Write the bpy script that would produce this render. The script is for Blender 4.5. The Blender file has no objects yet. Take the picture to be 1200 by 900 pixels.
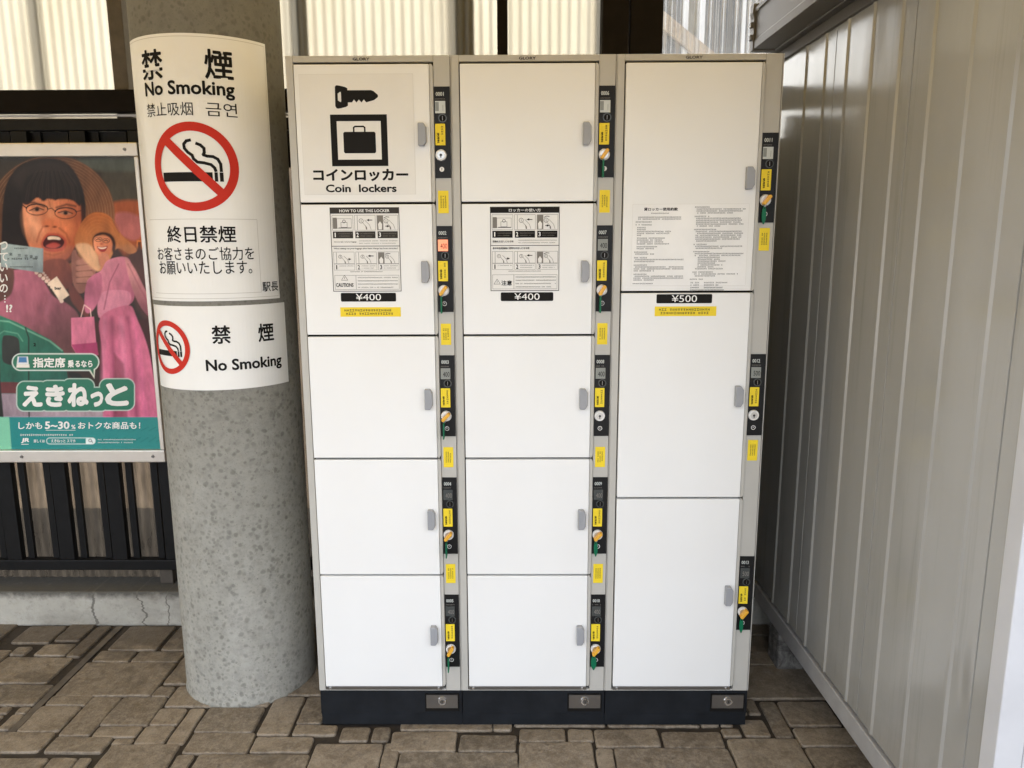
import bpy, bmesh, math, random
import numpy as np
from mathutils import Vector, Matrix

random.seed(7)
rnd = random.random
SC = bpy.context.scene
COL = SC.collection

# ------------------------------------------------------------------ camera
CAM_F, CAM_P, CAM_Y, CAM_R = 900.0, .1841, -.0075, -.0039
CAM_C = np.array([-.0433, -1.9616, 1.3594])
_sy, _cy, _sp, _cp = math.sin(CAM_Y), math.cos(CAM_Y), math.sin(CAM_P), math.cos(CAM_P)
_f = Vector((_sy * _cp, _cy * _cp, -_sp))
_r0 = Vector((_cy, -_sy, 0))
_u0 = _r0.cross(_f)
_cr, _sr = math.cos(CAM_R), math.sin(CAM_R)
_r = _cr * _r0 + _sr * _u0
_u = -_sr * _r0 + _cr * _u0
cam_d = bpy.data.cameras.new("camera")
cam = bpy.data.objects.new("camera", cam_d)
COL.objects.link(cam)
cam_d.sensor_width = 36
cam_d.lens = 36 * CAM_F / 1200
cam_d.clip_start = .02
cam_d.clip_end = 2000
M = Matrix((( _r.x, _u.x, -_f.x), (_r.y, _u.y, -_f.y), (_r.z, _u.z, -_f.z))).to_4x4()
M.translation = Vector(CAM_C)
cam.matrix_world = M
SC.camera = cam

# ------------------------------------------------------------------ world, sun, exposure
SUN_EL, SUN_AZ = math.radians(48), math.radians(30)      # azimuth from +Y towards +X
w = bpy.data.worlds.new("World")
SC.world = w
w.use_nodes = True
nt = w.node_tree
bg = nt.nodes['Background']
sky = nt.nodes.new('ShaderNodeTexSky')
sky.sky_type = 'NISHITA'
sky.sun_disc = False
sky.sun_elevation = SUN_EL
sky.sun_rotation = SUN_AZ
sky.air_density = 1.0
sky.dust_density = 9.0
sky.ozone_density = 0.0
hsv = nt.nodes.new('ShaderNodeHueSaturation')      # thin overcast: the blue is mostly veiled
hsv.inputs['Saturation'].default_value = .42
nt.links.new(sky.outputs[0], hsv.inputs['Color'])
nt.links.new(hsv.outputs[0], bg.inputs[0])
bg.inputs[1].default_value = .15
sd = bpy.data.lights.new("sun", 'SUN')
sd.energy = 1.5
sd.angle = math.radians(12)
sd.color = (1, .93, .82)
so = bpy.data.objects.new("sun", sd)
COL.objects.link(so)
sv = Vector((math.sin(SUN_AZ) * math.cos(SUN_EL), math.cos(SUN_AZ) * math.cos(SUN_EL), math.sin(SUN_EL)))
so.rotation_euler = (-sv).to_track_quat('-Z', 'Y').to_euler()
so.location = (0, 3, 8)
SC.view_settings.view_transform = 'Standard'
SC.view_settings.look = 'None'
SC.view_settings.exposure = 3.2
SC.view_settings.gamma = 1
SC.render.engine = 'CYCLES'
SC.cycles.use_denoising = True
SC.cycles.max_bounces = 10
SC.cycles.diffuse_bounces = 6
SC.cycles.transmission_bounces = 8
SC.cycles.sample_clamp_indirect = 8


# ------------------------------------------------------------------ materials
def lin(r, g, b):
    c = []
    for v in (r, g, b):
        v /= 255
        c.append(v / 12.92 if v <= .04045 else ((v + .055) / 1.055) ** 2.4)
    return (*c, 1)


class NT:
    def __init__(self, name):
        self.m = bpy.data.materials.new(name)
        self.m.use_nodes = True
        self.t = self.m.node_tree
        self.p = self.t.nodes['Principled BSDF']
        self.out = self.t.nodes['Material Output']

    def n(self, typ, ins=None, **kw):
        nd = self.t.nodes.new('ShaderNode' + typ)
        for k, v in kw.items():
            setattr(nd, k, v)
        for k, v in (ins or {}).items():
            if hasattr(v, 'is_output') or isinstance(v, bpy.types.NodeSocket):
                self.t.links.new(v, nd.inputs[k])
            else:
                nd.inputs[k].default_value = v
        return nd

    def link(self, a, b):
        self.t.links.new(a, b)

    def ramp(self, fac, stops):
        r = self.n('ValToRGB', {0: fac})
        e = r.color_ramp.elements
        while len(e) < len(stops):
            e.new(.5)
        for i, (p, c) in enumerate(stops):
            e[i].position = p
            e[i].color = c if len(c) == 4 else (*c, 1)
        return r.outputs[0]

    def mix(self, fac, a, b, mode='MIX'):
        x = self.n('Mix', data_type='RGBA', blend_type=mode)
        for i, v in ((0, fac), (6, a), (7, b)):
            if isinstance(v, bpy.types.NodeSocket):
                self.link(v, x.inputs[i])
            else:
                x.inputs[i].default_value = v
        return x.outputs[2]

    def math(self, op, a, b=0.0, c=None):
        x = self.n('Math', operation=op)
        for i, v in enumerate((a, b) if c is None else (a, b, c)):
            if isinstance(v, bpy.types.NodeSocket):
                self.link(v, x.inputs[i])
            else:
                x.inputs[i].default_value = v
        return x.outputs[0]

    def noise(self, scale, detail=4, rough=.55, vec=None, dist=0):
        i = {'Scale': scale, 'Detail': detail, 'Roughness': rough, 'Distortion': dist}
        if vec is not None:
            i['Vector'] = vec
        return self.n('TexNoise', i).outputs[0]

    def coord(self, scale=(1, 1, 1)):
        tc = self.n('TexCoord').outputs['Object']
        if scale == (1, 1, 1):
            return tc
        return self.n('Mapping', {'Vector': tc, 'Scale': scale}).outputs[0]

    def bump(self, h, strength=.3, dist=.002):
        b = self.n('Bump', {'Strength': strength, 'Distance': dist, 'Height': h})
        self.link(b.outputs[0], self.p.inputs['Normal'])


def flat(name, col, rough=.5, metal=0, spec=.5, coat=0, emit=0, vary=.06, vscale=9):
    """painted / printed surface with a slight procedural unevenness"""
    k = NT(name)
    c = k.coord()
    nz = k.noise(vscale, 5, .6, c)
    a = tuple(x * (1 - vary) for x in col[:3]) + (1,)
    b = tuple(min(1, x * (1 + vary)) for x in col[:3]) + (1,)
    k.link(k.ramp(nz, [(.3, a), (.7, b)]), k.p.inputs['Base Color'])
    k.p.inputs['Roughness'].default_value = rough
    k.p.inputs['Metallic'].default_value = metal
    k.p.inputs['Specular IOR Level'].default_value = spec
    if coat:
        k.p.inputs['Coat Weight'].default_value = coat
        k.p.inputs['Coat Roughness'].default_value = .06
    if emit:
        k.p.inputs['Emission Color'].default_value = col
        k.p.inputs['Emission Strength'].default_value = emit
    return k.m


MT = {}


def door_mat():
    k = NT('white_enamel')
    c = k.coord()
    n1 = k.noise(3, 4, .5, c)
    n2 = k.noise(160, 3, .7, k.coord((1, 1, .35)))
    base = k.ramp(n1, [(.3, (.77, .76, .735)), (.7, (.80, .795, .775))])
    sc = k.ramp(n2, [(.70, (0, 0, 0)), (.78, (1, 1, 1))])
    msk = k.ramp(k.noise(7, 3, .6, c), [(.58, (0, 0, 0)), (.72, (1, 1, 1))])
    s = k.math('MULTIPLY', sc, msk)
    s = k.math('MULTIPLY', s, .35)
    k.link(k.mix(s, base, (.50, .48, .44, 1)), k.p.inputs['Base Color'])
    k.p.inputs['Roughness'].default_value = .38
    k.bump(k.math('ADD', k.noise(2.2, 2, .4, c), k.math('MULTIPLY', k.noise(500, 2, .5, c), .004)), .25, .006)
    return k.m


MT['door'] = door_mat()
MT['frame'] = flat('beige_grey_enamel', (.45, .432, .39, 1), .42, vary=.04)
MT['frame_light'] = flat('pale_grey_strip', (.55, .535, .50, 1), .4, vary=.03)
MT['gap'] = flat('dark_gap', (.010, .009, .008, 1), .8, spec=.1)
MT['base'] = flat('blue_black_base', (.0105, .0120, .0145, 1), .6, spec=.18, vary=.3, vscale=14)
MT['black'] = flat('black_plastic', (.009, .009, .0095, 1), .4, spec=.22)
MT['ink'] = flat('black_print', (.011, .010, .009, 1), .6, spec=.12)
MT['greyink'] = flat('grey_print', (.045, .040, .035, 1), .6, spec=.12)
MT['midink'] = flat('mid_grey_print', (.20, .185, .165, 1), .6, spec=.12)
MT['white'] = flat('white_print', (.80, .79, .77, 1), .45)
MT['sheet'] = flat('white_sheet', (.745, .73, .70, 1), .45, spec=.3, vary=.02)
MT['sheet_edge'] = flat('clear_sheet_edge', (.62, .60, .56, 1), .35)
MT['yellow'] = flat('yellow_label', (.80, .60, .03, 1), .5, spec=.25)
MT['handle'] = flat('grey_handle_plastic', (.29, .295, .31, 1), .4)
MT['steel'] = flat('brushed_steel', (.55, .54, .52, 1), .28, metal=1)
MT['dsteel'] = flat('dull_steel', (.30, .29, .28, 1), .35, metal=1)
MT['chrome'] = flat('chrome', (.85, .85, .85, 1), .12, metal=1)
MT['ring'] = flat('pale_lock_ring', (.70, .69, .67, 1), .3)
MT['key'] = flat('amber_key_plastic', (.72, .37, .03, 1), .35)
MT['tag'] = flat('green_key_tag', (.004, .13, .06, 1), .4, spec=.25)
MT['lcd'] = flat('grey_display', (.22, .23, .21, 1), .25)
MT['lcd_pale'] = flat('pale_display', (.50, .52, .49, 1), .2)
MT['lcd_dark'] = flat('dark_display', (.055, .06, .058, 1), .2)
MT['lcd_red'] = flat('lit_orange_display', (.75, .22, .11, 1), .3, emit=.12)
MT['red'] = flat('red_print', (.52, .028, .015, 1), .5, spec=.15)
MT['signwhite'] = flat('white_sign_film', (.80, .79, .76, 1), .3, vary=.03, vscale=5)
MT['signedge'] = flat('sign_edge', (.50, .48, .44, 1), .4)
MT['fence'] = flat('black_painted_iron', (.006, .006, .0065, 1), .5, spec=.2, vary=.3, vscale=30)
MT['beam'] = flat('dark_brown_beam', (.007, .005, .004, 1), .7, spec=.1, vary=.3, vscale=20)
MT['post'] = flat('weathered_brown_post', (.075, .06, .045, 1), .6, vary=.2, vscale=30)
MT['batten'] = flat('tan_timber', (.30, .22, .14, 1), .7, vary=.2, vscale=40)
MT['alu'] = flat('brushed_aluminium', (.66, .62, .57, 1), .38, metal=.75)
MT['rail'] = flat('grey_base_rail', (.30, .29, .28, 1), .4, vary=.1, vscale=20)
MT['gutter'] = flat('dark_taupe_gutter', (.085, .077, .066, 1), .5, spec=.3)
MT['shed_white'] = flat('white_shed_front', (.50, .50, .51, 1), .45, vary=.05, vscale=6)
MT['roof_under'] = flat('ochre_bounce_lining', (.55, .36, .11, 1), .8)  # ochre picked so the unseen roof timbers bounce warm light
MT['plaster'] = flat('outside_plaster', (.095, .088, .058, 1), .9, vary=.3, vscale=2)
MT['window_blue'] = flat('outside_window_glass', (.03, .033, .035, 1), .3)
MT['tiles'] = flat('outside_roof_tiles', (.10, .10, .12, 1), .7)


def concrete(name, dark, light, kind):
    k = NT(name)
    c = k.coord()
    big = k.noise(2.5, 5, .6, c)
    col = k.ramp(big, [(.25, dark), (.75, light)])
    if kind == 'pillar':
        wob = k.n('TexNoise', {'Vector': c, 'Scale': 40.0, 'Detail': 3}).outputs['Color']
        cw = k.n('Mix', data_type='VECTOR')
        cw.inputs[0].default_value = .015
        k.link(c, cw.inputs[4])
        k.link(wob, cw.inputs[5])
        cw = cw.outputs[1]
        for sc_, lo_, hi_, pk, amt, dk in ((46.0, .20, .40, .36, .62, .40), (66.0, .20, .38, .36, .6, .46), (140.0, .18, .34, .35, .5, .5)):
            v = k.n('TexVoronoi', {'Vector': cw, 'Scale': sc_, 'Randomness': 1.0})
            sp = k.ramp(v.outputs['Distance'], [(lo_, (1, 1, 1)), (hi_, (0, 0, 0))])
            pick = k.ramp(v.outputs['Color'], [(pk, (0, 0, 0)), (pk + .25, (1, 1, 1))])
            m = k.math('MULTIPLY', k.math('MULTIPLY', sp, pick), amt)
            col = k.mix(m, col, (dark[0] * dk, dark[1] * dk, dark[2] * dk * .95, 1))
        fine = k.noise(90, 5, .7, c)
        col = k.mix(k.math('MULTIPLY', fine, .25), col, tuple(x * .6 for x in light[:3]) + (1,))
        # pale efflorescence streaks
        st = k.ramp(k.noise(6, 4, .6, k.coord((1, 1, .5))), [(.52, (0, 0, 0)), (.72, (1, 1, 1))])
        sep = k.n('SeparateXYZ', {0: c})
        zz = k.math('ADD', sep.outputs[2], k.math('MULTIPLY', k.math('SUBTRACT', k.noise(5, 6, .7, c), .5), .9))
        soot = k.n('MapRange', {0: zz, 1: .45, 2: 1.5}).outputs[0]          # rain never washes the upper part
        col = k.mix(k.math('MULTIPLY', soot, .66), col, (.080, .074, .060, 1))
        blot = k.ramp(k.noise(38, 6, .8, c), [(.45, (0, 0, 0)), (.62, (1, 1, 1))])
        col = k.mix(k.math('MULTIPLY', blot, .32), col, (.10, .095, .085, 1))
        pale = k.math('MULTIPLY', st, k.n('MapRange', {0: zz, 1: .8, 2: .25}).outputs[0])
        col = k.mix(k.math('MULTIPLY', pale, .4), col, (.50, .49, .45, 1))
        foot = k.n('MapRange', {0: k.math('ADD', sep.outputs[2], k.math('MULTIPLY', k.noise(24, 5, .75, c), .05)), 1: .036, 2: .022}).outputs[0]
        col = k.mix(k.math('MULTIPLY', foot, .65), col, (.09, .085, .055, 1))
        pore = k.ramp(k.n('TexVoronoi', {'Vector': c, 'Scale': 26.0}).outputs['Distance'], [(.03, (1, 1, 1)), (.055, (0, 0, 0))])
        col = k.mix(k.math('MULTIPLY', pore, .7), col, (.05, .045, .04, 1))
        k.bump(k.noise(120, 4, .6, c), .35, .002)
    else:
        fine = k.noise(60, 6, .7, c)
        col = k.mix(k.math('MULTIPLY', fine, .45), col, tuple(x * .55 for x in dark[:3]) + (1,))
        sep = k.n('SeparateXYZ', {0: c})
        crack = None
        for x0, amp, wd, seed in ((-1.57, .05, .0045, 1.3), (-1.395, .075, .0035, 4.1), (-1.30, .04, .002, 7.7), (-.55, .06, .003, 9.), (.95, .06, .003, 12.), (-2.3, .07, .003, 15.)):
            zz = k.n('CombineXYZ', {0: seed, 1: 0.0, 2: sep.outputs[2]}).outputs[0]
            off = k.noise(14, 5, .6, zz)
            off = k.math('MULTIPLY', k.math('SUBTRACT', off, .5), amp * 2)
            d = k.math('ABSOLUTE', k.math('SUBTRACT', k.math('SUBTRACT', sep.outputs[0], x0), off))
            wv = k.math('MULTIPLY', k.noise(30, 2, .5, zz), wd * 2)
            cr = k.math('LESS_THAN', d, wv)
            crack = cr if crack is None else k.math('MAXIMUM', crack, cr)
        stain = k.ramp(k.noise(3.2, 5, .65, k.coord((1, 1, 2))), [(.45, (0, 0, 0)), (.65, (1, 1, 1))])
        col = k.mix(k.math('MULTIPLY', stain, .5), col, (.16, .145, .12, 1))
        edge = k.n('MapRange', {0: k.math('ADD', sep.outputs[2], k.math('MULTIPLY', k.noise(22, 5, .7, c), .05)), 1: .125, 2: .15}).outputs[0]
        col = k.mix(k.math('MULTIPLY', edge, .9), col, (.055, .05, .042, 1))  # stains plus the shade on the top ledge, painted into the concrete
        foot = k.n('MapRange', {0: k.math('ADD', sep.outputs[2], k.math('MULTIPLY', k.noise(30, 4, .7, c), .03)), 1: .026, 2: .016}).outputs[0]
        col = k.mix(k.math('MULTIPLY', foot, .6), col, (.11, .095, .075, 1))
        col = k.mix(k.math('MULTIPLY', crack, .85), col, (.11, .10, .085, 1))
        blot = k.ramp(k.noise(45, 6, .8, c), [(.52, (0, 0, 0)), (.66, (1, 1, 1))])
        col = k.mix(k.math('MULTIPLY', blot, .35), col, (.13, .12, .10, 1))
        k.bump(k.math('SUBTRACT', fine, crack), .5, .003)
    k.link(col, k.p.inputs['Base Color'])
    k.p.inputs['Roughness'].default_value = .85
    return k.m


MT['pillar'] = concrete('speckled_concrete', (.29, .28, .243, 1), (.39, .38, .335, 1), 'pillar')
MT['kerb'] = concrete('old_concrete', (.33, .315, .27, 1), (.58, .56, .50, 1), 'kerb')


def block_mat():
    k = NT('rough_block')
    c = k.coord()
    n = k.noise(22, 6, .75, c, .6)
    k.link(k.ramp(n, [(.35, (.045, .042, .038)), (.5, (.14, .132, .12)), (.68, (.30, .285, .26))]), k.p.inputs['Base Color'])
    k.p.inputs['Roughness'].default_value = .95
    k.bump(n, .9, .012)
    return k.m


MT['block'] = block_mat()


def stone_mat():
    k = NT('stamped_stone')
    c = k.coord()
    at = k.n('Attribute', attribute_name='tone', attribute_type='GEOMETRY').outputs['Fac']
    col = k.ramp(at, [(0, (.115, .092, .066)), (.5, (.205, .162, .113)), (1, (.27, .218, .158))])
    n1 = k.noise(7, 7, .7, c, .8)
    col = k.mix(k.ramp(n1, [(.42, (0, 0, 0)), (.62, (1, 1, 1))]), col, (.145, .112, .078, 1))
    n2 = k.noise(60, 6, .75, c)
    col = k.mix(k.math('MULTIPLY', k.ramp(n2, [(.42, (0, 0, 0)), (.62, (1, 1, 1))]), .6), col, (.33, .28, .215, 1))
    n3 = k.noise(210, 4, .75, c)
    col = k.mix(k.math('MULTIPLY', k.ramp(n3, [(.50, (0, 0, 0)), (.70, (1, 1, 1))]), .6), col, (.085, .066, .045, 1))
    sep = k.n('SeparateXYZ', {0: c})
    # moss and old water stains, strongest along the kerb
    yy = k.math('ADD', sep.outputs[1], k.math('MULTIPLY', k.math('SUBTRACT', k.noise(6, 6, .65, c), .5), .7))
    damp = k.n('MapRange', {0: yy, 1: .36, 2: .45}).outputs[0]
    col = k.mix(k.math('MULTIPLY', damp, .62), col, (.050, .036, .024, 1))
    st = k.ramp(k.noise(4.5, 6, .7, k.coord((1.3, 1, 1)), 1.5), [(.55, (0, 0, 0)), (.66, (1, 1, 1))])
    col = k.mix(k.math('MULTIPLY', st, .5), col, (.065, .050, .036, 1))
    sp = k.ramp(k.noise(32, 3, .5, c), [(.66, (0, 0, 0)), (.72, (1, 1, 1))])
    col = k.mix(k.math('MULTIPLY', sp, .5), col, (.05, .038, .027, 1))
    k.link(col, k.p.inputs['Base Color'])
    k.link(k.ramp(n1, [(.3, (.36, .36, .36)), (.7, (.62, .62, .62))]), k.p.inputs['Roughness'])
    k.p.inputs['Specular IOR Level'].default_value = .5
    h = k.math('ADD', k.math('MULTIPLY', k.noise(16, 7, .65, c), 1.0), k.math('MULTIPLY', n2, .45))
    k.bump(k.math('ADD', h, k.math('MULTIPLY', n3, .2)), .75, .008)
    return k.m


MT['stone'] = stone_mat()


def grout_mat():
    k = NT('dark_joint')
    c = k.coord()
    k.link(k.ramp(k.noise(40, 5, .7, c), [(.3, (.014, .010, .007)), (.7, (.042, .031, .020))]), k.p.inputs['Base Color'])
    k.p.inputs['Roughness'].default_value = .8
    k.bump(k.noise(90, 4, .6, c), .4, .003)
    return k.m


MT['grout'] = grout_mat()
MT['band'] = flat('cement_band', (.095, .078, .06, 1), .8, vary=.3, vscale=25)
MT['far'] = flat('pale_asphalt', (.09, .088, .085, 1), .9, vary=.15, vscale=.7)


def trans_mat(name, col, col2, dirt, dirtcol, scl):
    """translucent fibreglass sheet: sunlight comes through it diffusely"""
    k = NT(name)
    c = k.coord()
    n = k.noise(scl, 5, .6, k.coord((1, 1, .25)))
    cc = k.ramp(n, [(.3, col), (.7, col2)])
    n2 = k.ramp(k.noise(5, 6, .7, k.coord((2.5, 1, .5))), [(.5 - dirt * .4, (0, 0, 0)), (.85, (1, 1, 1))])
    cc = k.mix(k.math('MULTIPLY', n2, dirt), cc, dirtcol)
    tr = k.n('BsdfTranslucent', {0: cc})
    df = k.n('BsdfDiffuse', {0: cc})
    gl = k.n('BsdfGlossy', {0: (.8, .8, .8, 1), 'Roughness': .25})
    m1 = k.n('MixShader', {0: .30, 1: tr.outputs[0], 2: df.outputs[0]})
    m2 = k.n('MixShader', {0: .04, 1: m1.outputs[0], 2: gl.outputs[0]})
    k.link(m2.outputs[0], k.out.inputs[0])
    return k.m


MT['cream'] = trans_mat('cream_fibreglass', (.150, .142, .112, 1), (.178, .171, .142, 1), .35, (.115, .092, .055, 1), 4)
MT['amber'] = trans_mat('warm_light_roof_sheet', (.128, .090, .016, 1), (.152, .108, .021, 1), .25, (.09, .058, .012, 1), 2)  # amber tint added so the unseen roof sends warm light down
MT['dirty'] = trans_mat('grimy_fibreglass', (.028, .022, .016, 1), (.078, .064, .049, 1), .9, (.020, .016, .012, 1), 34)
MT['grime'] = trans_mat('sooty_fibreglass', (.010, .009, .0075, 1), (.030, .027, .023, 1), .8, (.009, .008, .007, 1), 34)


def clear_mat():
    """weathered clear sheet: see-through, milky on the flanks of its waves"""
    k = NT('clear_polycarbonate')
    c = k.coord()
    lw = k.n('LayerWeight', {0: .5}).outputs['Facing']
    t1 = k.n('BsdfTransparent', {0: (.80, .81, .80, 1)})
    rf = k.n('BsdfRefraction', {0: (.85, .86, .85, 1), 'Roughness': .05, 'IOR': 1.12})
    tr = k.n('BsdfTranslucent', {0: (.30, .30, .29, 1)})
    gl = k.n('BsdfGlossy', {0: (.9, .9, .9, 1), 'Roughness': .12})
    a = k.n('MixShader', {0: .30, 1: t1.outputs[0], 2: rf.outputs[0]})
    haze = k.math('MULTIPLY_ADD', k.ramp(k.noise(5, 5, .7, k.coord((1, 1, .3))), [(.4, (0, 0, 0)), (.7, (1, 1, 1))]), .10, .03)
    b = k.n('MixShader', {0: k.math('ADD', haze, k.math('MULTIPLY', lw, .25)), 1: a.outputs[0], 2: tr.outputs[0]})
    d = k.n('MixShader', {0: k.math('MULTIPLY', lw, .35), 1: b.outputs[0], 2: gl.outputs[0]})
    k.link(d.outputs[0], k.out.inputs[0])
    return k.m


MT['clear'] = clear_mat()


def shed_mat():
    k = NT('taupe_coated_steel')
    c = k.coord()
    n = k.noise(2.5, 6, .65, k.coord((1, 1, .4)))
    col = k.ramp(n, [(.3, (.29, .283, .26)), (.7, (.33, .322, .298))])
    run = k.ramp(k.noise(9, 5, .7, k.coord((1, 3, .12))), [(.56, (0, 0, 0)), (.72, (1, 1, 1))])
    col = k.mix(k.math('MULTIPLY', run, .28), col, (.13, .12, .10, 1))
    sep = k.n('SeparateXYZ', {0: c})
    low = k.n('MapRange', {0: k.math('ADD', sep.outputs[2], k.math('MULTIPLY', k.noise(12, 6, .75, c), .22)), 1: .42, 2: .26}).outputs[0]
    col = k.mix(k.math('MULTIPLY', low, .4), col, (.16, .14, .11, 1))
    k.link(col, k.p.inputs['Base Color'])
    k.p.inputs['Roughness'].default_value = .2
    k.p.inputs['IOR'].default_value = 1.75
    # one old dent by the front corner
    dv = k.n('VectorMath', {0: c, 1: (0, -.905, .52)}, operation='SUBTRACT').outputs[0]
    dv = k.n('VectorMath', {0: dv, 1: (1, 22, 7)}, operation='MULTIPLY').outputs[0]
    dl = k.n('VectorMath', {0: dv}, operation='LENGTH').outputs['Value']
    dent = k.n('MapRange', {0: dl, 1: 0.0, 2: 1.0, 3: 1.0, 4: 0.0}, interpolation_type='SMOOTHSTEP').outputs[0]
    k.bump(k.math('SUBTRACT', k.noise(1.9, 2, .4, k.coord((1, 2.2, 1))), k.math('MULTIPLY', dent, .9)), .5, .012)
    return k.m


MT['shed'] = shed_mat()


# ------------------------------------------------------------------ mesh helpers
class MB:
    """collects shapes of one object: vertices, faces, a material per face"""

    def __init__(self):
        self.v, self.f, self.m, self.names = [], [], [], []

    def mi(self, mat):
        if mat not in self.names:
            self.names.append(mat)
        return self.names.index(mat)

    def add(self, verts, faces, mat):
        o = len(self.v)
        self.v += [tuple(p) for p in verts]
        i = self.mi(mat)
        for f in faces:
            self.f.append([o + a for a in f])
            self.m.append(i)

    def box(self, x0, x1, y0, y1, z0, z1, mat):
        self.add([(x0, y0, z0), (x1, y0, z0), (x1, y1, z0), (x0, y1, z0), (x0, y0, z1), (x1, y0, z1), (x1, y1, z1), (x0, y1, z1)],
                 [(0, 3, 2, 1), (4, 5, 6, 7), (0, 1, 5, 4), (1, 2, 6, 5), (2, 3, 7, 6), (3, 0, 4, 7)], mat)

    def prism_xz(self, poly, y0, y1, mat):
        """poly: (x, z) counter-clockwise seen from the front (-Y); y0 is the front"""
        n = len(poly)
        self.add([(x, y0, z) for x, z in poly] + [(x, y1, z) for x, z in poly],
                 [list(range(n)), list(range(2 * n - 1, n - 1, -1))] + [(i, n + i, n + (i + 1) % n, (i + 1) % n) for i in range(n)], mat)

    def prism_yz(self, poly, x0, x1, mat):
        n = len(poly)
        self.add([(x0, y, z) for y, z in poly] + [(x1, y, z) for y, z in poly],
                 [list(range(n - 1, -1, -1)), list(range(n, 2 * n))] + [(i, (i + 1) % n, n + (i + 1) % n, n + i) for i in range(n)], mat)

    def disc(self, x, z, y0, y1, r, mat, n=20, r1=None):
        """a short cylinder whose axis is Y, front at y0"""
        r1 = r if r1 is None else r1
        a = [2 * math.pi * i / n for i in range(n)]
        self.add([(x + r1 * math.cos(t), y0, z + r1 * math.sin(t)) for t in a] + [(x + r * math.cos(t), y1, z + r * math.sin(t)) for t in a],
                 [list(range(n)), list(range(2 * n - 1, n - 1, -1))] + [(i, n + i, n + (i + 1) % n, (i + 1) % n) for i in range(n)], mat)

    def build(self, name, parent=None, bevel=0, smooth=False, seg=2):
        me = bpy.data.meshes.new(name)
        me.from_pydata(self.v, [], self.f)
        for n in self.names:
            me.materials.append(MT[n])
        me.polygons.foreach_set('material_index', self.m)
        if bevel:
            bm = bmesh.new()
            bm.from_mesh(me)
            ed = [e for e in bm.edges if len(e.link_faces) == 2 and e.calc_face_angle(0) > .6]
            bmesh.ops.bevel(bm, geom=ed, offset=bevel, segments=seg, profile=.5, affect='EDGES', clamp_overlap=True)
            bm.to_mesh(me)
            bm.free()
        if smooth:
            me.polygons.foreach_set('use_smooth', [True] * len(me.polygons))
        me.update()
        ob = bpy.data.objects.new(name, me)
        COL.objects.link(ob)
        if parent:
            ob.parent = parent
        return ob


def tag(o, label=None, cat=None, group=None, kind=None):
    for k, v in (('label', label), ('category', cat), ('group', group), ('kind', kind)):
        if v:
            o[k] = v
    return o


def empty(name, loc=(0, 0, 0), rz=0):
    o = bpy.data.objects.new(name, None)
    o.location = loc
    o.rotation_euler = (0, 0, rz)
    o.empty_display_size = .1
    COL.objects.link(o)
    return o


_tc = {}


def text_mesh(s, bold, res):
    k = (s, bold, res)
    if k not in _tc:
        c = bpy.data.curves.new('lettering', 'FONT')
        c.body = s
        c.resolution_u = res
        c.offset = bold
        o = bpy.data.objects.new('lettering', c)
        me = bpy.data.meshes.new_from_object(o)
        vs = np.array([v.co[:2] for v in me.vertices])
        fs = [list(p.vertices) for p in me.polygons]
        bpy.data.objects.remove(o)
        bpy.data.curves.remove(c)
        bpy.data.meshes.remove(me)
        _tc[k] = (vs, fs)
    return _tc[k]


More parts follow.
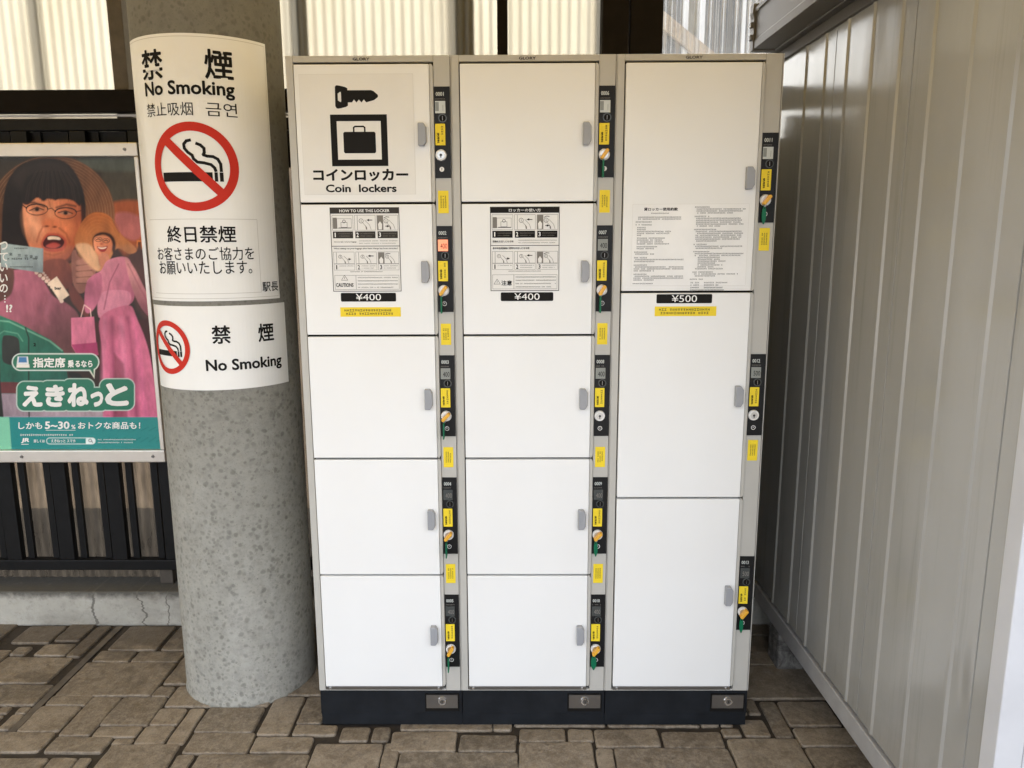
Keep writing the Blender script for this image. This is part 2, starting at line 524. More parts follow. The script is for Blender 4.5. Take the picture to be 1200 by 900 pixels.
class Sheet(MB):
    """flat or curved printed sheet: drawn in (u, v), stacked in thin layers along the outward direction"""

    def __init__(self, T, step=.0004):
        super().__init__()
        self.T, self.step = T, step

    def poly(self, pts, mat, lay):
        n = len(pts)
        self.add([self.T(u, v, lay * self.step) for u, v in pts], [list(range(n))], mat)

    def rect(self, u0, u1, v0, v1, mat, lay, nu=1):
        for i in range(nu):
            a, b = u0 + (u1 - u0) * i / nu, u0 + (u1 - u0) * (i + 1) / nu
            self.poly([(a, v0), (b, v0), (b, v1), (a, v1)], mat, lay)

    def slab(self, u0, u1, v0, v1, mat, lay, nu=1, r=0.0):
        """sheet with a real edge thickness"""
        if r:
            pts = []
            for cx, cy, a0 in ((u1 - r, v0 + r, -90), (u1 - r, v1 - r, 0), (u0 + r, v1 - r, 90), (u0 + r, v0 + r, 180)):
                for k in range(5):
                    a = math.radians(a0 + 22.5 * k)
                    pts.append((cx + r * math.cos(a), cy + r * math.sin(a)))
        else:
            pts = [(u0 + (u1 - u0) * i / nu, v0) for i in range(nu + 1)] + [(u0 + (u1 - u0) * i / nu, v1) for i in range(nu, -1, -1)]
        n = len(pts)
        top = [self.T(u, v, lay * self.step) for u, v in pts]
        bot = [self.T(u, v, 0) for u, v in pts]
        side = [(i, n + i, n + (i + 1) % n, (i + 1) % n) for i in range(n)]
        if r:
            self.add(top + bot, [list(range(n))] + side, mat)
        else:
            m_ = nu + 1
            self.add(top + bot, [(i, i + 1, n - 2 - i, n - 1 - i) for i in range(nu)] + side, mat)

    def frame(self, u0, u1, v0, v1, t, mat, lay):
        self.rect(u0, u1, v0, v0 + t, mat, lay)
        self.rect(u0, u1, v1 - t, v1, mat, lay)
        self.rect(u0, u0 + t, v0 + t, v1 - t, mat, lay)
        self.rect(u1 - t, u1, v0 + t, v1 - t, mat, lay)

    def text(self, s, u0, u1, v0, v1, mat, lay, bold=0.0, res=3, rot=False, shear=0.0):
        """lettering fitted to a box; rot turns it a quarter clockwise"""
        vs, fs = text_mesh(s, 0.0, res)
        if bold:
            k_ = len(vs)
            vs = np.concatenate([vs + np.array(d) * bold for d in ((-1, 0), (1, 0), (0, -1), (0, 1), (-.7, -.7), (.7, .7), (-.7, .7), (.7, -.7))])
            base, fs = fs, []
            for r_ in range(8):
                fs += [[a + r_ * k_ for a in f_] for f_ in base]
        else:
            k_ = len(vs)
        lo, hi = vs.min(0), vs.max(0)
        q = (vs - lo) / (hi - lo)
        if rot:
            P = [(u0 + b * (u1 - u0), v1 - a * (v1 - v0)) for a, b in q]
        else:
            P = [(u0 + a * (u1 - u0) + shear * (b - .5) * (v1 - v0), v0 + b * (v1 - v0)) for a, b in q]
        self.add([self.T(u, v, (lay + .05 * (i // k_)) * self.step) for i, (u, v) in enumerate(P)], fs, mat)

    def ring(self, u, v, r0, r1, mat, lay, n=48, sy=1.0):
        for i in range(n):
            a, b = 2 * math.pi * i / n, 2 * math.pi * (i + 1) / n
            self.poly([(u + r0 * math.cos(a), v + sy * r0 * math.sin(a)), (u + r1 * math.cos(a), v + sy * r1 * math.sin(a)),
                       (u + r1 * math.cos(b), v + sy * r1 * math.sin(b)), (u + r0 * math.cos(b), v + sy * r0 * math.sin(b))], mat, lay)

    def line(self, pts, t, mat, lay):
        for (a, b), (c, d) in zip(pts[:-1], pts[1:]):
            L = math.hypot(c - a, d - b) or 1e-9
            nx, ny = -(d - b) / L * t / 2, (c - a) / L * t / 2
            ex, ey = (c - a) / L * t * .25, (d - b) / L * t * .25
            self.poly([(a - ex - nx, b - ey - ny), (c + ex - nx, d + ey - ny), (c + ex + nx, d + ey + ny), (a - ex + nx, b - ey + ny)], mat, lay)

    def micro(self, u0, u1, v0, v1, mat, lay, gap=.12, rot=False):
        """a row of print too small to read: every character a few tiny strokes"""
        h = (v1 - v0) if not rot else (u1 - u0)
        n = max(1, int(((u1 - u0) if not rot else (v1 - v0)) / h))
        for i in range(n):
            if rnd() < .06:
                continue
            a = i * h
            k = random.choice((0, 1, 2, 3))
            st = [(.05, .85, .42, .58)]
            if k == 0:
                st = [(.05, .85, .75, .92), (.05, .85, .1, .27), (.36, .52, .27, .75)]
            elif k == 1:
                st = [(.1, .8, .45, .62), (.1, .26, .05, .9), (.64, .8, .05, .9)]
            elif k == 2:
                st = [(.05, .85, .7, .86), (.38, .54, .05, .7), (.1, .8, .3, .44)]
            else:
                st = [(.08, .24, .1, .9), (.4, .85, .7, .85), (.4, .85, .3, .45), (.55, .7, 0, .7)]
            for s0, s1, t0, t1 in st:
                if rot:
                    self.rect(u0 + t0 * h, u0 + t1 * h, v1 - a - s1 * h, v1 - a - s0 * h, mat, lay)
                else:
                    self.rect(u0 + a + s0 * h, u0 + a + s1 * h, v0 + t0 * h, v0 + t1 * h, mat, lay)


# ================================================================== SETTING
# ---- paving: stamped ashlar stones over a dark joint bed (one ground sheet)
TR = """big -1.452 .152 -1.165 .333; b2 -1.236 .009 -1.106 .140; b3 -1.328 -.038 -1.248 .143; b4 -1.456 -.022 -1.344 .092
b5 -1.504 -.109 -1.345 -.027; b6 -1.452 .102 -1.335 .146; b7 -.953 -.024 -.795 .086; b8 -.951 -.115 -.780 -.033; b9 -1.009 -.074 -.969 .084
b10 -1.098 .010 -1.021 .085; b11 -1.233 -.043 -1.115 -.001; b12 -1.099 -.073 -1.022 0; b13 -1.326 -.112 -1.174 -.050; b14 -1.160 -.075 -1.113 -.057
b15 -1.155 -.200 -.971 -.081; b16 -1.093 .100 -.79 .197; b17 -1.74 .221 -1.524 .368; b18 -1.66 .106 -1.490 .206; b19 -1.79 .464 -1.665 .575
c1 -.775 -.034 -.690 .144; c2 -.678 .017 -.61 .141; c3 -.674 -.035 -.558 .004; c4 -.768 -.108 -.613 -.050; c5 -.593 -.210 -.415 -.079
c6 -.392 -.104 -.216 -.027; c7 -.203 -.104 -.052 -.041; c8 -.358 -.24 -.048 -.114; c9 -.538 -.062 -.464 -.006; c10 -.449 -.061 -.406 -.006
d1 .172 -.085 .344 -.014; d2 .356 -.087 .517 -.025; d3 -.038 -.22 .153 -.072; g1 -.038 -.062 .085 -.014; g2 .097 -.062 .160 -.014; g3 .733 -.22 .905 -.093; d4 .217 -.20 .520 -.098; d5 .533 -.22 .721 -.055
d6 .590 -.037 .655 .032; d7 .675 -.044 .716 .117; d8 .727 .008 .87 .117; d9 .731 -.080 .891 -.007
e1 .167 -.20 .207 -.098; e2 -.405 -.20 -.37 -.075; e3 .529 -.040 .575 -.012; e4 -.955 -.20 -.915 -.125; e5 -.90 -.24 -.605 -.122
f1 -1.66 .385 -1.56 .45; f2 -1.548 .375 -1.503 .575; f3 -1.445 .345 -1.33 .405; f4 -1.43 .42 -1.27 .575; f5 -1.315 .345 -1.165 .405; f6 -1.25 .42 -1.12 .575
f7 -1.15 .215 -1.07 .40; f8 -1.155 .150 -1.105 .197"""
traced = []
for item in TR.replace('\n', ';').split(';'):
    a = item.split()
    if len(a) == 5:
        q_ = [float(x) for x in a[1:]]
        traced.append((q_[0] - .0032, q_[1] - .0032, q_[2] + .0032, q_[3] + .0032))
XA, XB, YA, YB, CS = -2.7, 2.1, -1.5, .75, .019
NX, NY = int((XB - XA) / CS), int((YB - YA) / CS)
occ = np.zeros((NX, NY), bool)
G = .0042


def cells(x0, y0, x1, y1):
    return max(0, int((x0 - XA) / CS)), max(0, int((y0 - YA) / CS)), min(NX, int(math.ceil((x1 - XA) / CS))), min(NY, int(math.ceil((y1 - YA) / CS)))


stones = []
for x0, y0, x1, y1 in traced:
    i0, j0, i1, j1 = cells(x0 - G, y0 - G, x1 + G, y1 + G)
    occ[i0:i1, j0:j1] = True
    stones.append((x0, y0, x1, y1))
BAND = [(-1.478, -1.5), (-1.462, -1.5), (-1.462, .585), (-1.486, .585)]
i0, j0, i1, j1 = cells(-1.484, YA, -1.462, YB)
occ[i0:i1, :] = True
sizes = [(6, 4), (8, 4), (4, 4), (4, 9), (9, 7), (11, 9), (14, 10), (3, 9), (7, 3), (5, 7), (3, 3), (12, 6), (16, 9)]
for j in range(NY):
    for i in range(NX):
        if occ[i, j]:
            continue
        opts = sizes[:]
        random.shuffle(opts)
        opts.sort(key=lambda s: -(s[0] * s[1]) * (0.35 + rnd()))
        for (a, b) in opts + [(2, 4), (4, 2), (2, 2), (1, 4), (4, 1), (1, 2), (2, 1), (1, 1)]:
            if i + a <= NX and j + b <= NY and not occ[i:i + a, j:j + b].any():
                occ[i:i + a, j:j + b] = True
                if a > 1 and b > 1:
                    stones.append((XA + i * CS + .0022, YA + j * CS + .0022, XA + (i + a) * CS - .0022, YA + (j + b) * CS - .0022))
                break
pv = MB()
tones = []
for x0, y0, x1, y1 in stones:
    wx, wy = x1 - x0, y1 - y0
    jit = min(.004, min(wx, wy) * .06)
    cs = [(x0 + (rnd() - .5) * jit, y0 + (rnd() - .5) * jit), (x1 + (rnd() - .5) * jit, y0 + (rnd() - .5) * jit),
          (x1 + (rnd() - .5) * jit, y1 + (rnd() - .5) * jit), (x0 + (rnd() - .5) * jit, y1 + (rnd() - .5) * jit)]
    r = min(.010, .2 * min(wx, wy))
    out = []
    for k in range(4):
        p, c, q = Vector(cs[k - 1]), Vector(cs[k]), Vector(cs[(k + 1) % 4])
        a = c + (p - c).normalized() * r
        b = c + (q - c).normalized() * r
        for t in (0, .33, .67, 1):
            out.append(a * (1 - t) ** 2 + c * 2 * t * (1 - t) + b * t * t)
        L = (q - c).length
        m_ = int(L / .03)
        for t in range(1, m_):
            pt = c + (q - c) * (t / m_)
            nrm = Vector((-(q - c).y, (q - c).x)).normalized()
            if r < t / m_ * L < L - r:
                out.append(pt + nrm * (rnd() - .5) * .003)
    ctr = Vector(((x0 + x1) / 2, (y0 + y1) / 2))
    n = len(out)
    hz = .002 * (rnd() - .5)
    vs = []
    for ins, z in ((0, -.004), (0, .0035), (.0016, .0068), (.0045, .0078)):
        for p in out:
            d = (ctr - p)
            kx = min(.9, ins / (wx / 2))
            ky = min(.9, ins / (wy / 2))
            vs.append((p.x + d.x * kx, p.y + d.y * ky, z + hz ))
    fs = []
    for l in range(3):
        for k in range(n):
            fs.append((l * n + k, l * n + (k + 1) % n, (l + 1) * n + (k + 1) % n, (l + 1) * n + k))
    fs.append([3 * n + k for k in range(n)])
    t = .5 + (rnd() - .5) * 1.1
    tones += [t] * len(fs)
    pv.add(vs, fs, 'stone')
nb = len(pv.f)
pv.add([(x, y, .0045) for x, y in BAND], [(0, 1, 2, 3)], 'band')
pv.add([(XA, YA, 0), (XB, YA, 0), (XB, YB, 0), (XA, YB, 0)], [(0, 1, 2, 3)], 'grout')
tones += [.5, .5]
po = pv.build('paving')
at = po.data.attributes.new('tone', 'FLOAT', 'FACE')
at.data.foreach_set('value', tones)
tag(po, kind='structure')
g = MB()
g.box(-400, 400, -400, 400, -.2, -.006, 'far')
tag(g.build('ground'), kind='structure')

# ---- canopy roof over the passage (out of the frame; added and shaped to shade the upper lockers)
rf = MB()
rf.add([(-7, -1.35, 2.27), (7, -1.35, 2.27), (7, .76, 2.83), (-7, .76, 2.83)], [(0, 1, 2, 3)], 'amber')
rf.box(-7, 7, -1.34, -1.28, 1.97, 2.265, 'roof_under')  # unseen front board, hung low to cut sky light from the upper doors
for yy, zz in ((-.6, 2.28), (.1, 2.47)):
    rf.box(-7, 7, yy, yy + .08, zz, zz + .16, 'roof_under')
tag(rf.build('roof'), kind='structure')

# ---- kerb under the back wall
k_ = MB()
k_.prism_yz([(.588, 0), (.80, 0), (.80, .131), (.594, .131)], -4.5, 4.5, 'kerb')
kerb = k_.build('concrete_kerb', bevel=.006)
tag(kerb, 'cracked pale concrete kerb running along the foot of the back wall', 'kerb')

# ---- back wall of corrugated sheets
wall = tag(empty('corrugated_wall', (0, .72, 0)), 'back wall of cream translucent corrugated sheets on dark posts and a beam', 'wall')


def corrugated(x0, x1, z0, z1, mat, y=0.0, amp=.0032, pitch=.032, th=0.0, name='corrugated_sheet'):
    b = MB()
    n = int((x1 - x0) / pitch * 8)
    xs = [x0 + (x1 - x0) * i / n for i in range(n + 1)]
    ys = [y + amp * math.sin(2 * math.pi * x / pitch) for x in xs]
    v = [(x, yy, z0) for x, yy in zip(xs, ys)] + [(x, yy, z1) for x, yy in zip(xs, ys)]
    f = [(i, i + 1, n + 2 + i, n + 1 + i) for i in range(n)]
    if th:
        o = len(v)
        v += [(x, yy + th, z) for x, yy, z in v]
        f += [(a + o, d + o, c + o, bb + o) for a, bb, c, d in f]
        m_ = n + 1
        f += [(i, o + i, o + i + 1, i + 1) for i in range(n)] + [(m_ + i, m_ + i + 1, o + m_ + i + 1, o + m_ + i) for i in range(n)]
        f += [(0, m_, o + m_, o), (n, o + n, o + m_ + n, m_ + n)]
    b.add(v, f, mat)
    return b.build(name, wall, smooth=True)


corrugated(-4.5, -1.345, 1.70, 2.815, 'cream')
corrugated(-1.315, -.09, 1.70, 2.815, 'cream')
corrugated(-.085, .24, 1.70, 2.815, 'cream')
corrugated(.415, 4.5, 1.70, 2.815, 'clear', amp=.007, pitch=.042)
corrugated(-4.5, .24, .40, 1.705, 'dirty', y=.0)
corrugated(-4.5, .24, .10, .40, 'grime', y=.0)
b = MB()
for i in range(20):
    b.box(.43 + i * .2, .43 + i * .2 + .197, -.01 + .002 * (i % 2), .02, .132, 1.695, 'beam')
b.build('light_stop_boards', wall)  # dark boards added to keep light out of the gap by the shed
for x0, x1, y0, y1, mt, nm in ((-1.353, -1.305, -.06, -.012, 'post', 'post'), (-.106, -.073, -.06, -.012, 'beam', 'post'), (.229, .314, -.07, .03, 'beam', 'post'),
                               (.320, .426, -.05, .03, 'beam', 'post'), (-2.42, -2.37, -.06, -.012, 'post', 'post'), (1.9, 1.95, -.06, -.012, 'beam', 'post')):
    b = MB()
    b.box(x0, x1, y0, y1, .132, 2.81, mt)
    b.build(nm, wall, bevel=.003)
for x0, x1 in ((-.767, -.725), (-.245, -.178), (-1.62, -1.60)):
    b = MB()
    b.box(x0, x1, .012, .04, 1.70, 2.815, 'batten')
    b.build('batten', wall)
b = MB()
b.box(-4.5, .228, -.10, -.062, 1.772, 1.842, 'beam')
b.box(.43, 4.5, -.10, -.062, 1.772, 1.842, 'beam')
b.build('beam', wall, bevel=.004)
b = MB()
b.box(-4.5, .228, -.062, -.02, 1.764, 1.771, 'alu')
b.build('beam_trim', wall)

# ---- black iron fence in front of the wall
fence = tag(empty('iron_fence', (0, .63, 0)), 'black iron fence of vertical bars standing on the kerb behind the poster board', 'fence')
b = MB()
b.box(-4.4, .74, -.018, .018, .205, .243, 'fence')
b.build('bottom_rail', fence, bevel=.003)
b = MB()
b.box(-4.4, .74, -.018, .018, 1.715, 1.752, 'fence')
b.build('top_rail', fence, bevel=.003)
b = MB()
b.box(-4.4, .74, .012, .03, 1.60, 1.7145, 'fence')  # dark strip standing for the shaded sheet behind the bar tops
b.build('shade_strip', fence)
x = -2.985
while x < .72:
    b = MB()
    b.box(x - .026, x + .026, -.016, .010, .2435, 1.7145, 'fence')
    b.build('bar', fence, bevel=.002)
    for dx in (-.050, .050):
        b = MB()
        b.box(x + dx - .011, x + dx + .011, .002, .016, .2435, 1.7145, 'fence')
        b.build('bar', fence)
    x += .19
for xx in (-2.9, -.62):
    b = MB()
    b.box(xx - .02, xx + .02, -.012, .02, .132, .2045, 'fence')
    b.build('foot', fence)

# ---- concrete pillar
PC, PR = (-.894, .286), .196
b = MB()
n = 96
zs = [-.003, .004, .02] + [i * .1 for i in range(1, 29)]
for z in zs:
    rr = PR + (.004 * (1 - z / .02) if z < .02 else 0) - (.003 if z < 0 else 0)
    b.v += [(rr * math.cos(2 * math.pi * i / n), rr * math.sin(2 * math.pi * i / n), z) for i in range(n)]
b.mi('pillar')
for l in range(len(zs) - 1):
    for i in range(n):
        b.f.append([l * n + i, l * n + (i + 1) % n, (l + 1) * n + (i + 1) % n, (l + 1) * n + i])
        b.m.append(0)
pil = b.build('concrete_pillar', smooth=True)
pil.location = (*PC, 0)
tag(pil, 'round speckled grey concrete pillar left of the lockers', 'pillar')


def wrap(u, v, w):
    a = u / PR
    rr = PR + .0006 + w
    return (rr * math.sin(a), -rr * math.cos(a), v)


def nosmoke(s, cu, cv, r, lay, sy=1.0):
    """red prohibition ring with a cigarette and two curls of smoke"""
    k = r / .111

    def P(a, b_):
        return (cu + a * k, cv + b_ * k * sy)

    t = .0105 * k
    # cigarette
    for a0, a1 in ((-.083, .046), (.0505, .0585), (.063, .072)):
        nseg = 6 if a1 - a0 > .05 else 1
        s.rect(cu + a0 * k, cu + a1 * k, cv - .036 * k * sy, cv - .013 * k * sy, 'ink', lay, nu=nseg)
    for off in (0, 1):
        if off == 0:
            pts = [(-.020, .064), (-.030, .062), (-.037, .054), (-.036, .043), (-.028, .034), (-.020, .026), (-.013, .014), (-.004, .007), (.010, .005), (.028, .003), (.040, -.003), (.0485, -.0098)]
            pts = [(x + .020, y) if i < 6 else (x + .006 * 1, y) for i, (x, y) in enumerate(pts)]
            pts = [(-.002, .066), (-.012, .064), (-.019, .056), (-.018, .046), (-.010, .036), (.000, .029), (.003, .020), (.012, .012), (.028, .010), (.044, .006), (.052, -.002), (.0545, -.0098)]
        else:
            pts = [(.012, .058), (.022, .054), (.030, .046), (.030, .036), (.027, .030), (.036, .027), (.050, .026), (.061, .020), (.067, .008), (.0675, -.0098)]
        s.line([P(a, b_) for a, b_ in pts], .0075 * k, 'ink', lay)
    s.ring(cu, cv, r * .80, r, 'red', lay + 1, 64, sy)
    c45 = math.sqrt(.5)
    L, hw = r * .84, r * .10
    for i in range(8):
        a, b2 = -L + 2 * L * i / 8, -L + 2 * L * (i + 1) / 8
        s.poly([(cu + (a + hw) * c45, cv + (-a + hw) * c45 * sy), (cu + (a - hw) * c45, cv + (-a - hw) * c45 * sy),
                (cu + (b2 - hw) * c45, cv + (-b2 - hw) * c45 * sy), (cu + (b2 + hw) * c45, cv + (-b2 + hw) * c45 * sy)], 'red', lay + 1)


s = Sheet(wrap, .0005)
s.slab(-.192, .226, 1.204, 1.876, 'signwhite', 3, nu=40)
for v in (1.868, 1.4185, 1.2235, 1.2105):
    s.rect(-.186 if v > 1.8 or v < 1.215 else -.15, .221 if v > 1.8 or v < 1.215 else .165, v, v + .0012, 'signedge', 4, nu=30)
s.rect(.2205, .2215, 1.2105, 1.868, 'signedge', 4)
s.rect(.164, .165, 1.2235, 1.4185, 'signedge', 4)
s.text('禁', -.118, -.046, 1.768, 1.841, 'ink', 5, .020)
s.text('煙', .058, .127, 1.768, 1.841, 'ink', 5, .020)
s.text('No Smoking', -.113, .127, 1.719, 1.764, 'ink', 5, .028)
s.text('禁止吸烟', -.113, .023, 1.678, 1.711, 'ink', 5)
s.text('금연', .054, .130, 1.678, 1.712, 'ink', 5)
nosmoke(s, .0125, 1.551, .112, 5)
s.text('終日禁煙', -.076, .106, 1.358, 1.402, 'ink', 5, .015)
s.text('お客さまのご協力を', -.121, .150, 1.312, 1.347, 'ink', 5, .004)
s.text('お願いいたします。', -.117, .142, 1.275, 1.310, 'ink', 5, .004)
s.text('駅長', .168, .221, 1.225, 1.251, 'ink', 5, .01)
sg = s.build('no_smoking_sign')
sg.location = (*PC, 0)
tag(sg, 'tall white no smoking sign wrapped round the pillar, with large red prohibition ring', 'sign')
s = Sheet(wrap, .0005)
s.slab(-.185, .244, .962, 1.191, 'signwhite', 3, nu=40)
nosmoke(s, -.108, 1.077, .074, 5)
s.text('禁', .027, .075, 1.089, 1.139, 'ink', 5, .020)
s.text('煙', .147, .195, 1.087, 1.138, 'ink', 5, .020)
s.text('No Smoking', .006, .217, 1.006, 1.047, 'ink', 5, .028)
sg = s.build('no_smoking_sign')
sg.location = (*PC, 0)
tag(sg, 'short wide white no smoking sign wrapped round the pillar below the tall one', 'sign')

# ---- poster board: aluminium frame with a printed poster
PY = .548


def to_px(X, Z):
    """world point on the poster plane -> the tracing coordinates the print was measured in"""
    d = [X - CAM_C[0], PY - CAM_C[1] + 0 * X, Z - CAM_C[2]]
    dt = lambda a: d[0] * a[0] + d[1] * a[1] + d[2] * a[2]
    zz = dt(_f)
    return 600 + CAM_F * dt(_r) / zz, 450 - CAM_F * dt(_u) / zz


def from_px(px, py):
    d = np.array(_f) + np.array(_r) * (px - 600) / CAM_F - np.array(_u) * (py - 450) / CAM_F
    t = (PY - CAM_C[1]) / d[1]
    p = CAM_C + t * d
    return p[0], p[2]


board = tag(empty('poster_board', (-1.6, PY, 0)), 'aluminium framed poster of a shouting woman in pink above a green train', 'poster')
BX0, BX1, BZ0, BZ1 = -1.985, -1.235, .628, 1.668
ox = -1.6
b = MB()
b.box(BX0 - ox, BX1 - ox, -.014, .014, BZ0, BZ0 + .042, 'alu')
b.box(BX0 - ox, BX1 - ox, -.014, .014, BZ1 - .042, BZ1, 'alu')
b.box(BX0 - ox, BX0 + .014 - ox, -.0135, .014, BZ0 + .0425, BZ1 - .0425, 'alu')
b.box(BX1 - .014 - ox, BX1 - ox, -.0135, .014, BZ0 + .0425, BZ1 - .0425, 'alu')
b.build('frame', board, bevel=.003)
for zz in (BZ0 + .021, BZ1 - .021):
    for xx in (-1.275, -1.72, -1.95):
        b = MB()
        b.disc(xx - ox, zz, -.0175, -.013, .006, 'dsteel', 14, r1=.0045)
        b.box(xx - ox - .0035, xx - ox + .0035, -.0179, -.0174, zz - .0008, zz + .0008, 'gap')
        b.build('screw', board)
b = MB()
b.box(BX0 + .015 - ox, BX1 - .015 - ox, .006, .0135, BZ0 + .03, BZ1 - .03, 'white')
b.build('back_panel', board)

# the print: a grid of coloured dots (vertex colours) painted with soft-edged shapes
px0, px1, pz0, pz1 = BX0 + .0145, BX1 - .0145, BZ0 + .0425, BZ1 - .0425
GW, GH = 330, 460
gx, gz = np.meshgrid(np.linspace(px0, px1, GW), np.linspace(pz0, pz1, GH))
QX, QY = to_px(gx, gz)
IMG = np.zeros((GH, GW, 3)) + np.array(lin(58, 44, 42)[:3])
rs = np.random.RandomState(3)


def smooth(pts, k=6):
    p = np.array(pts, float)
    n = len(p)
    o = []
    for i in range(n):
        a, b_, c, d = p[i - 1], p[i], p[(i + 1) % n], p[(i + 2) % n]
        for t in np.arange(k) / k:
            o.append(.5 * (2 * b_ + (c - a) * t + (2 * a - 5 * b_ + 4 * c - d) * t * t + (3 * b_ - a - 3 * c + d) * t ** 3))
    return np.array(o)


def sdf(pts):
    p = np.array(pts, float)
    dmin = np.full(QX.shape, 1e9)
    ins = np.zeros(QX.shape, bool)
    for (x0, y0), (x1, y1) in zip(p, np.roll(p, -1, 0)):
        ex, ey = x1 - x0, y1 - y0
        t = np.clip(((QX - x0) * ex + (QY - y0) * ey) / (ex * ex + ey * ey + 1e-9), 0, 1)
        dmin = np.minimum(dmin, np.hypot(QX - x0 - t * ex, QY - y0 - t * ey))
        if y0 != y1:
            ins ^= ((y0 > QY) != (y1 > QY)) & (QX < (x1 - x0) * (QY - y0) / (y1 - y0) + x0)
    return np.where(ins, -dmin, dmin)


def lay(mask, col, col2=None, axis=None):
    global IMG
    c = np.array(lin(*col)[:3])
    if col2 is not None:
        (ax, ay), (bx, by) = axis
        t = np.clip(((QX - ax) * (bx - ax) + (QY - ay) * (by - ay)) / ((bx - ax) ** 2 + (by - ay) ** 2), 0, 1)[..., None]
        c = c * (1 - t) + np.array(lin(*col2)[:3]) * t
    IMG = IMG * (1 - mask[..., None]) + c * mask[..., None]


def mk(d, soft=.8, op=1):
    return np.clip(.5 - d / soft, 0, 1) * op


def fill(pts, col, soft=.9, sm=True, op=1, col2=None, axis=None):
    lay(mk(sdf(smooth(pts) if sm else pts), soft, op), col, col2, axis)


def ell(cx, cy, rx, ry, col, soft=.9, op=1, ang=0, col2=None, axis=None):
    a = math.radians(ang)
    x, y = (QX - cx) * math.cos(a) + (QY - cy) * math.sin(a), -(QX - cx) * math.sin(a) + (QY - cy) * math.cos(a)
    d = (np.hypot(x / rx, y / ry) - 1) * min(rx, ry)
    lay(mk(d, soft, op), col, col2, axis)


def stroke(pts, wd, col, soft=.7, op=1):
    d = np.full(QX.shape, 1e9)
    for (x0, y0), (x1, y1) in zip(pts[:-1], pts[1:]):
        ex, ey = x1 - x0, y1 - y0
        t = np.clip(((QX - x0) * ex + (QY - y0) * ey) / (ex * ex + ey * ey + 1e-9), 0, 1)
        d = np.minimum(d, np.hypot(QX - x0 - t * ex, QY - y0 - t * ey))
    lay(mk(d - wd / 2, soft, op), col)


def Z(pts):                       # coordinates noted in the upper close-up
    return [(x / 3.75, 160 + y / 3.75) for x, y in pts]


def Zc(pts):                      # coordinates noted in the lower close-up
    return [(x / 5.4545, 390 + y / 5.4545) for x, y in pts]


# carriage interior behind the figures
fill([(-90, 150), (220, 150), (220, 300), (-90, 300)], (66, 62, 56), sm=False, col2=(74, 50, 44), axis=((0, 180), (0, 300)))
fill(Z([(470, 100), (700, 100), (700, 330), (480, 280)]), (88, 84, 74), 6)
fill(Z([(350, 100), (700, 100), (700, 145), (430, 150)]), (96, 104, 100), 5)
fill(Z([(480, 300), (700, 310), (700, 500), (540, 520)]), (170, 100, 66), 5)
fill(Z([(500, 345), (570, 335), (640, 380), (600, 455), (530, 430)]), (184, 118, 120), 4)
fill(Z([(600, 455), (645, 460), (640, 520), (595, 515)]), (214, 140, 84), 1.5, sm=False)
for r_ in ((604, 463, 618, 510), (624, 463, 638, 485)):
    fill(Z([(r_[0], r_[1]), (r_[2], r_[1]), (r_[2], r_[3]), (r_[0], r_[3])]), (120, 70, 44), 1, sm=False)
fill(Z([(560, 520), (700, 520), (700, 800), (600, 760)]), (92, 62, 60), 6)
fill(Zc([(380, -40), (1200, -60), (1200, 300), (860, 290), (380, 140)]), (84, 34, 38), 4, col2=(66, 30, 32), axis=((70, 400), (190, 430)))
fill(Zc([(820, 290), (1100, 250), (1100, 560), (820, 560)]), (120, 88, 84), 3, sm=False)
fill(Zc([(960, 360), (1010, 350), (1010, 560), (960, 560)]), (98, 66, 66), 2, sm=False)
# straw hat of the large figure
ell(60, 252, 74, 70, (96, 72, 56), 2, col2=(140, 98, 72), axis=((0, 180), (120, 300)))
for i in range(14):
    k = 1 - i * .045
    a = np.linspace(-2.9, .5, 40)
    stroke([(60 + 73 * k * math.cos(t), 252 + 69 * k * math.sin(t)) for t in a], .5, (176, 142, 112), .8, .5)
fill(Z([(20, 700), (10, 300), (60, 150), (160, 100), (280, 110), (350, 200), (375, 330), (350, 480), (300, 560), (160, 560)]), (40, 30, 30), 2)
fill(Z([(60, 170), (150, 112), (270, 118), (335, 190), (330, 280), (120, 270)]), (64, 54, 52), 8, op=.7)
# face
fill(Z([(98, 300), (120, 262), (220, 275), (335, 280), (354, 345), (346, 430), (322, 492), (288, 540), (225, 556), (165, 538), (126, 482), (104, 400)]), (224, 156, 124), 2, col2=(196, 112, 74), axis=((32, 250), (92, 285)))
fill(Z([(112, 330), (160, 350), (190, 400), (160, 450), (130, 440), (110, 390)]), (240, 184, 156), 14, op=.75)
fill(Z([(255, 360), (330, 370), (335, 430), (300, 450), (270, 410)]), (226, 146, 104), 14, op=.7)
fill(Z([(300, 300), (352, 330), (346, 440), (300, 530), (316, 420)]), (150, 78, 52), 16, op=.55)
fill(Z([(130, 500), (225, 530), (310, 500), (285, 548), (225, 562), (165, 545)]), (168, 104, 88), 10, op=.8)
fill(Z([(200, 300), (236, 300), (232, 360), (206, 360)]), (236, 172, 136), 9, op=.6)
fill(Z([(188, 330), (204, 340), (200, 385), (184, 380)]), (178, 104, 76), 8, op=.55)
fill(Z([(188, 372), (222, 360), (252, 378), (250, 398), (222, 404), (190, 394)]), (214, 134, 98), 5)
ell(203 / 3.75, 160 + 394 / 3.75, 2.2, 1.0, (110, 54, 42), 1.6)
ell(238 / 3.75, 160 + 397 / 3.75, 2.2, 1.0, (110, 54, 42), 1.6)
fill(Z([(92, 275), (122, 175), (230, 150), (335, 180), (352, 300), (322, 284), (300, 276), (262, 268), (240, 280), (215, 262), (190, 284), (160, 268), (118, 300)]), (46, 36, 36), 2)
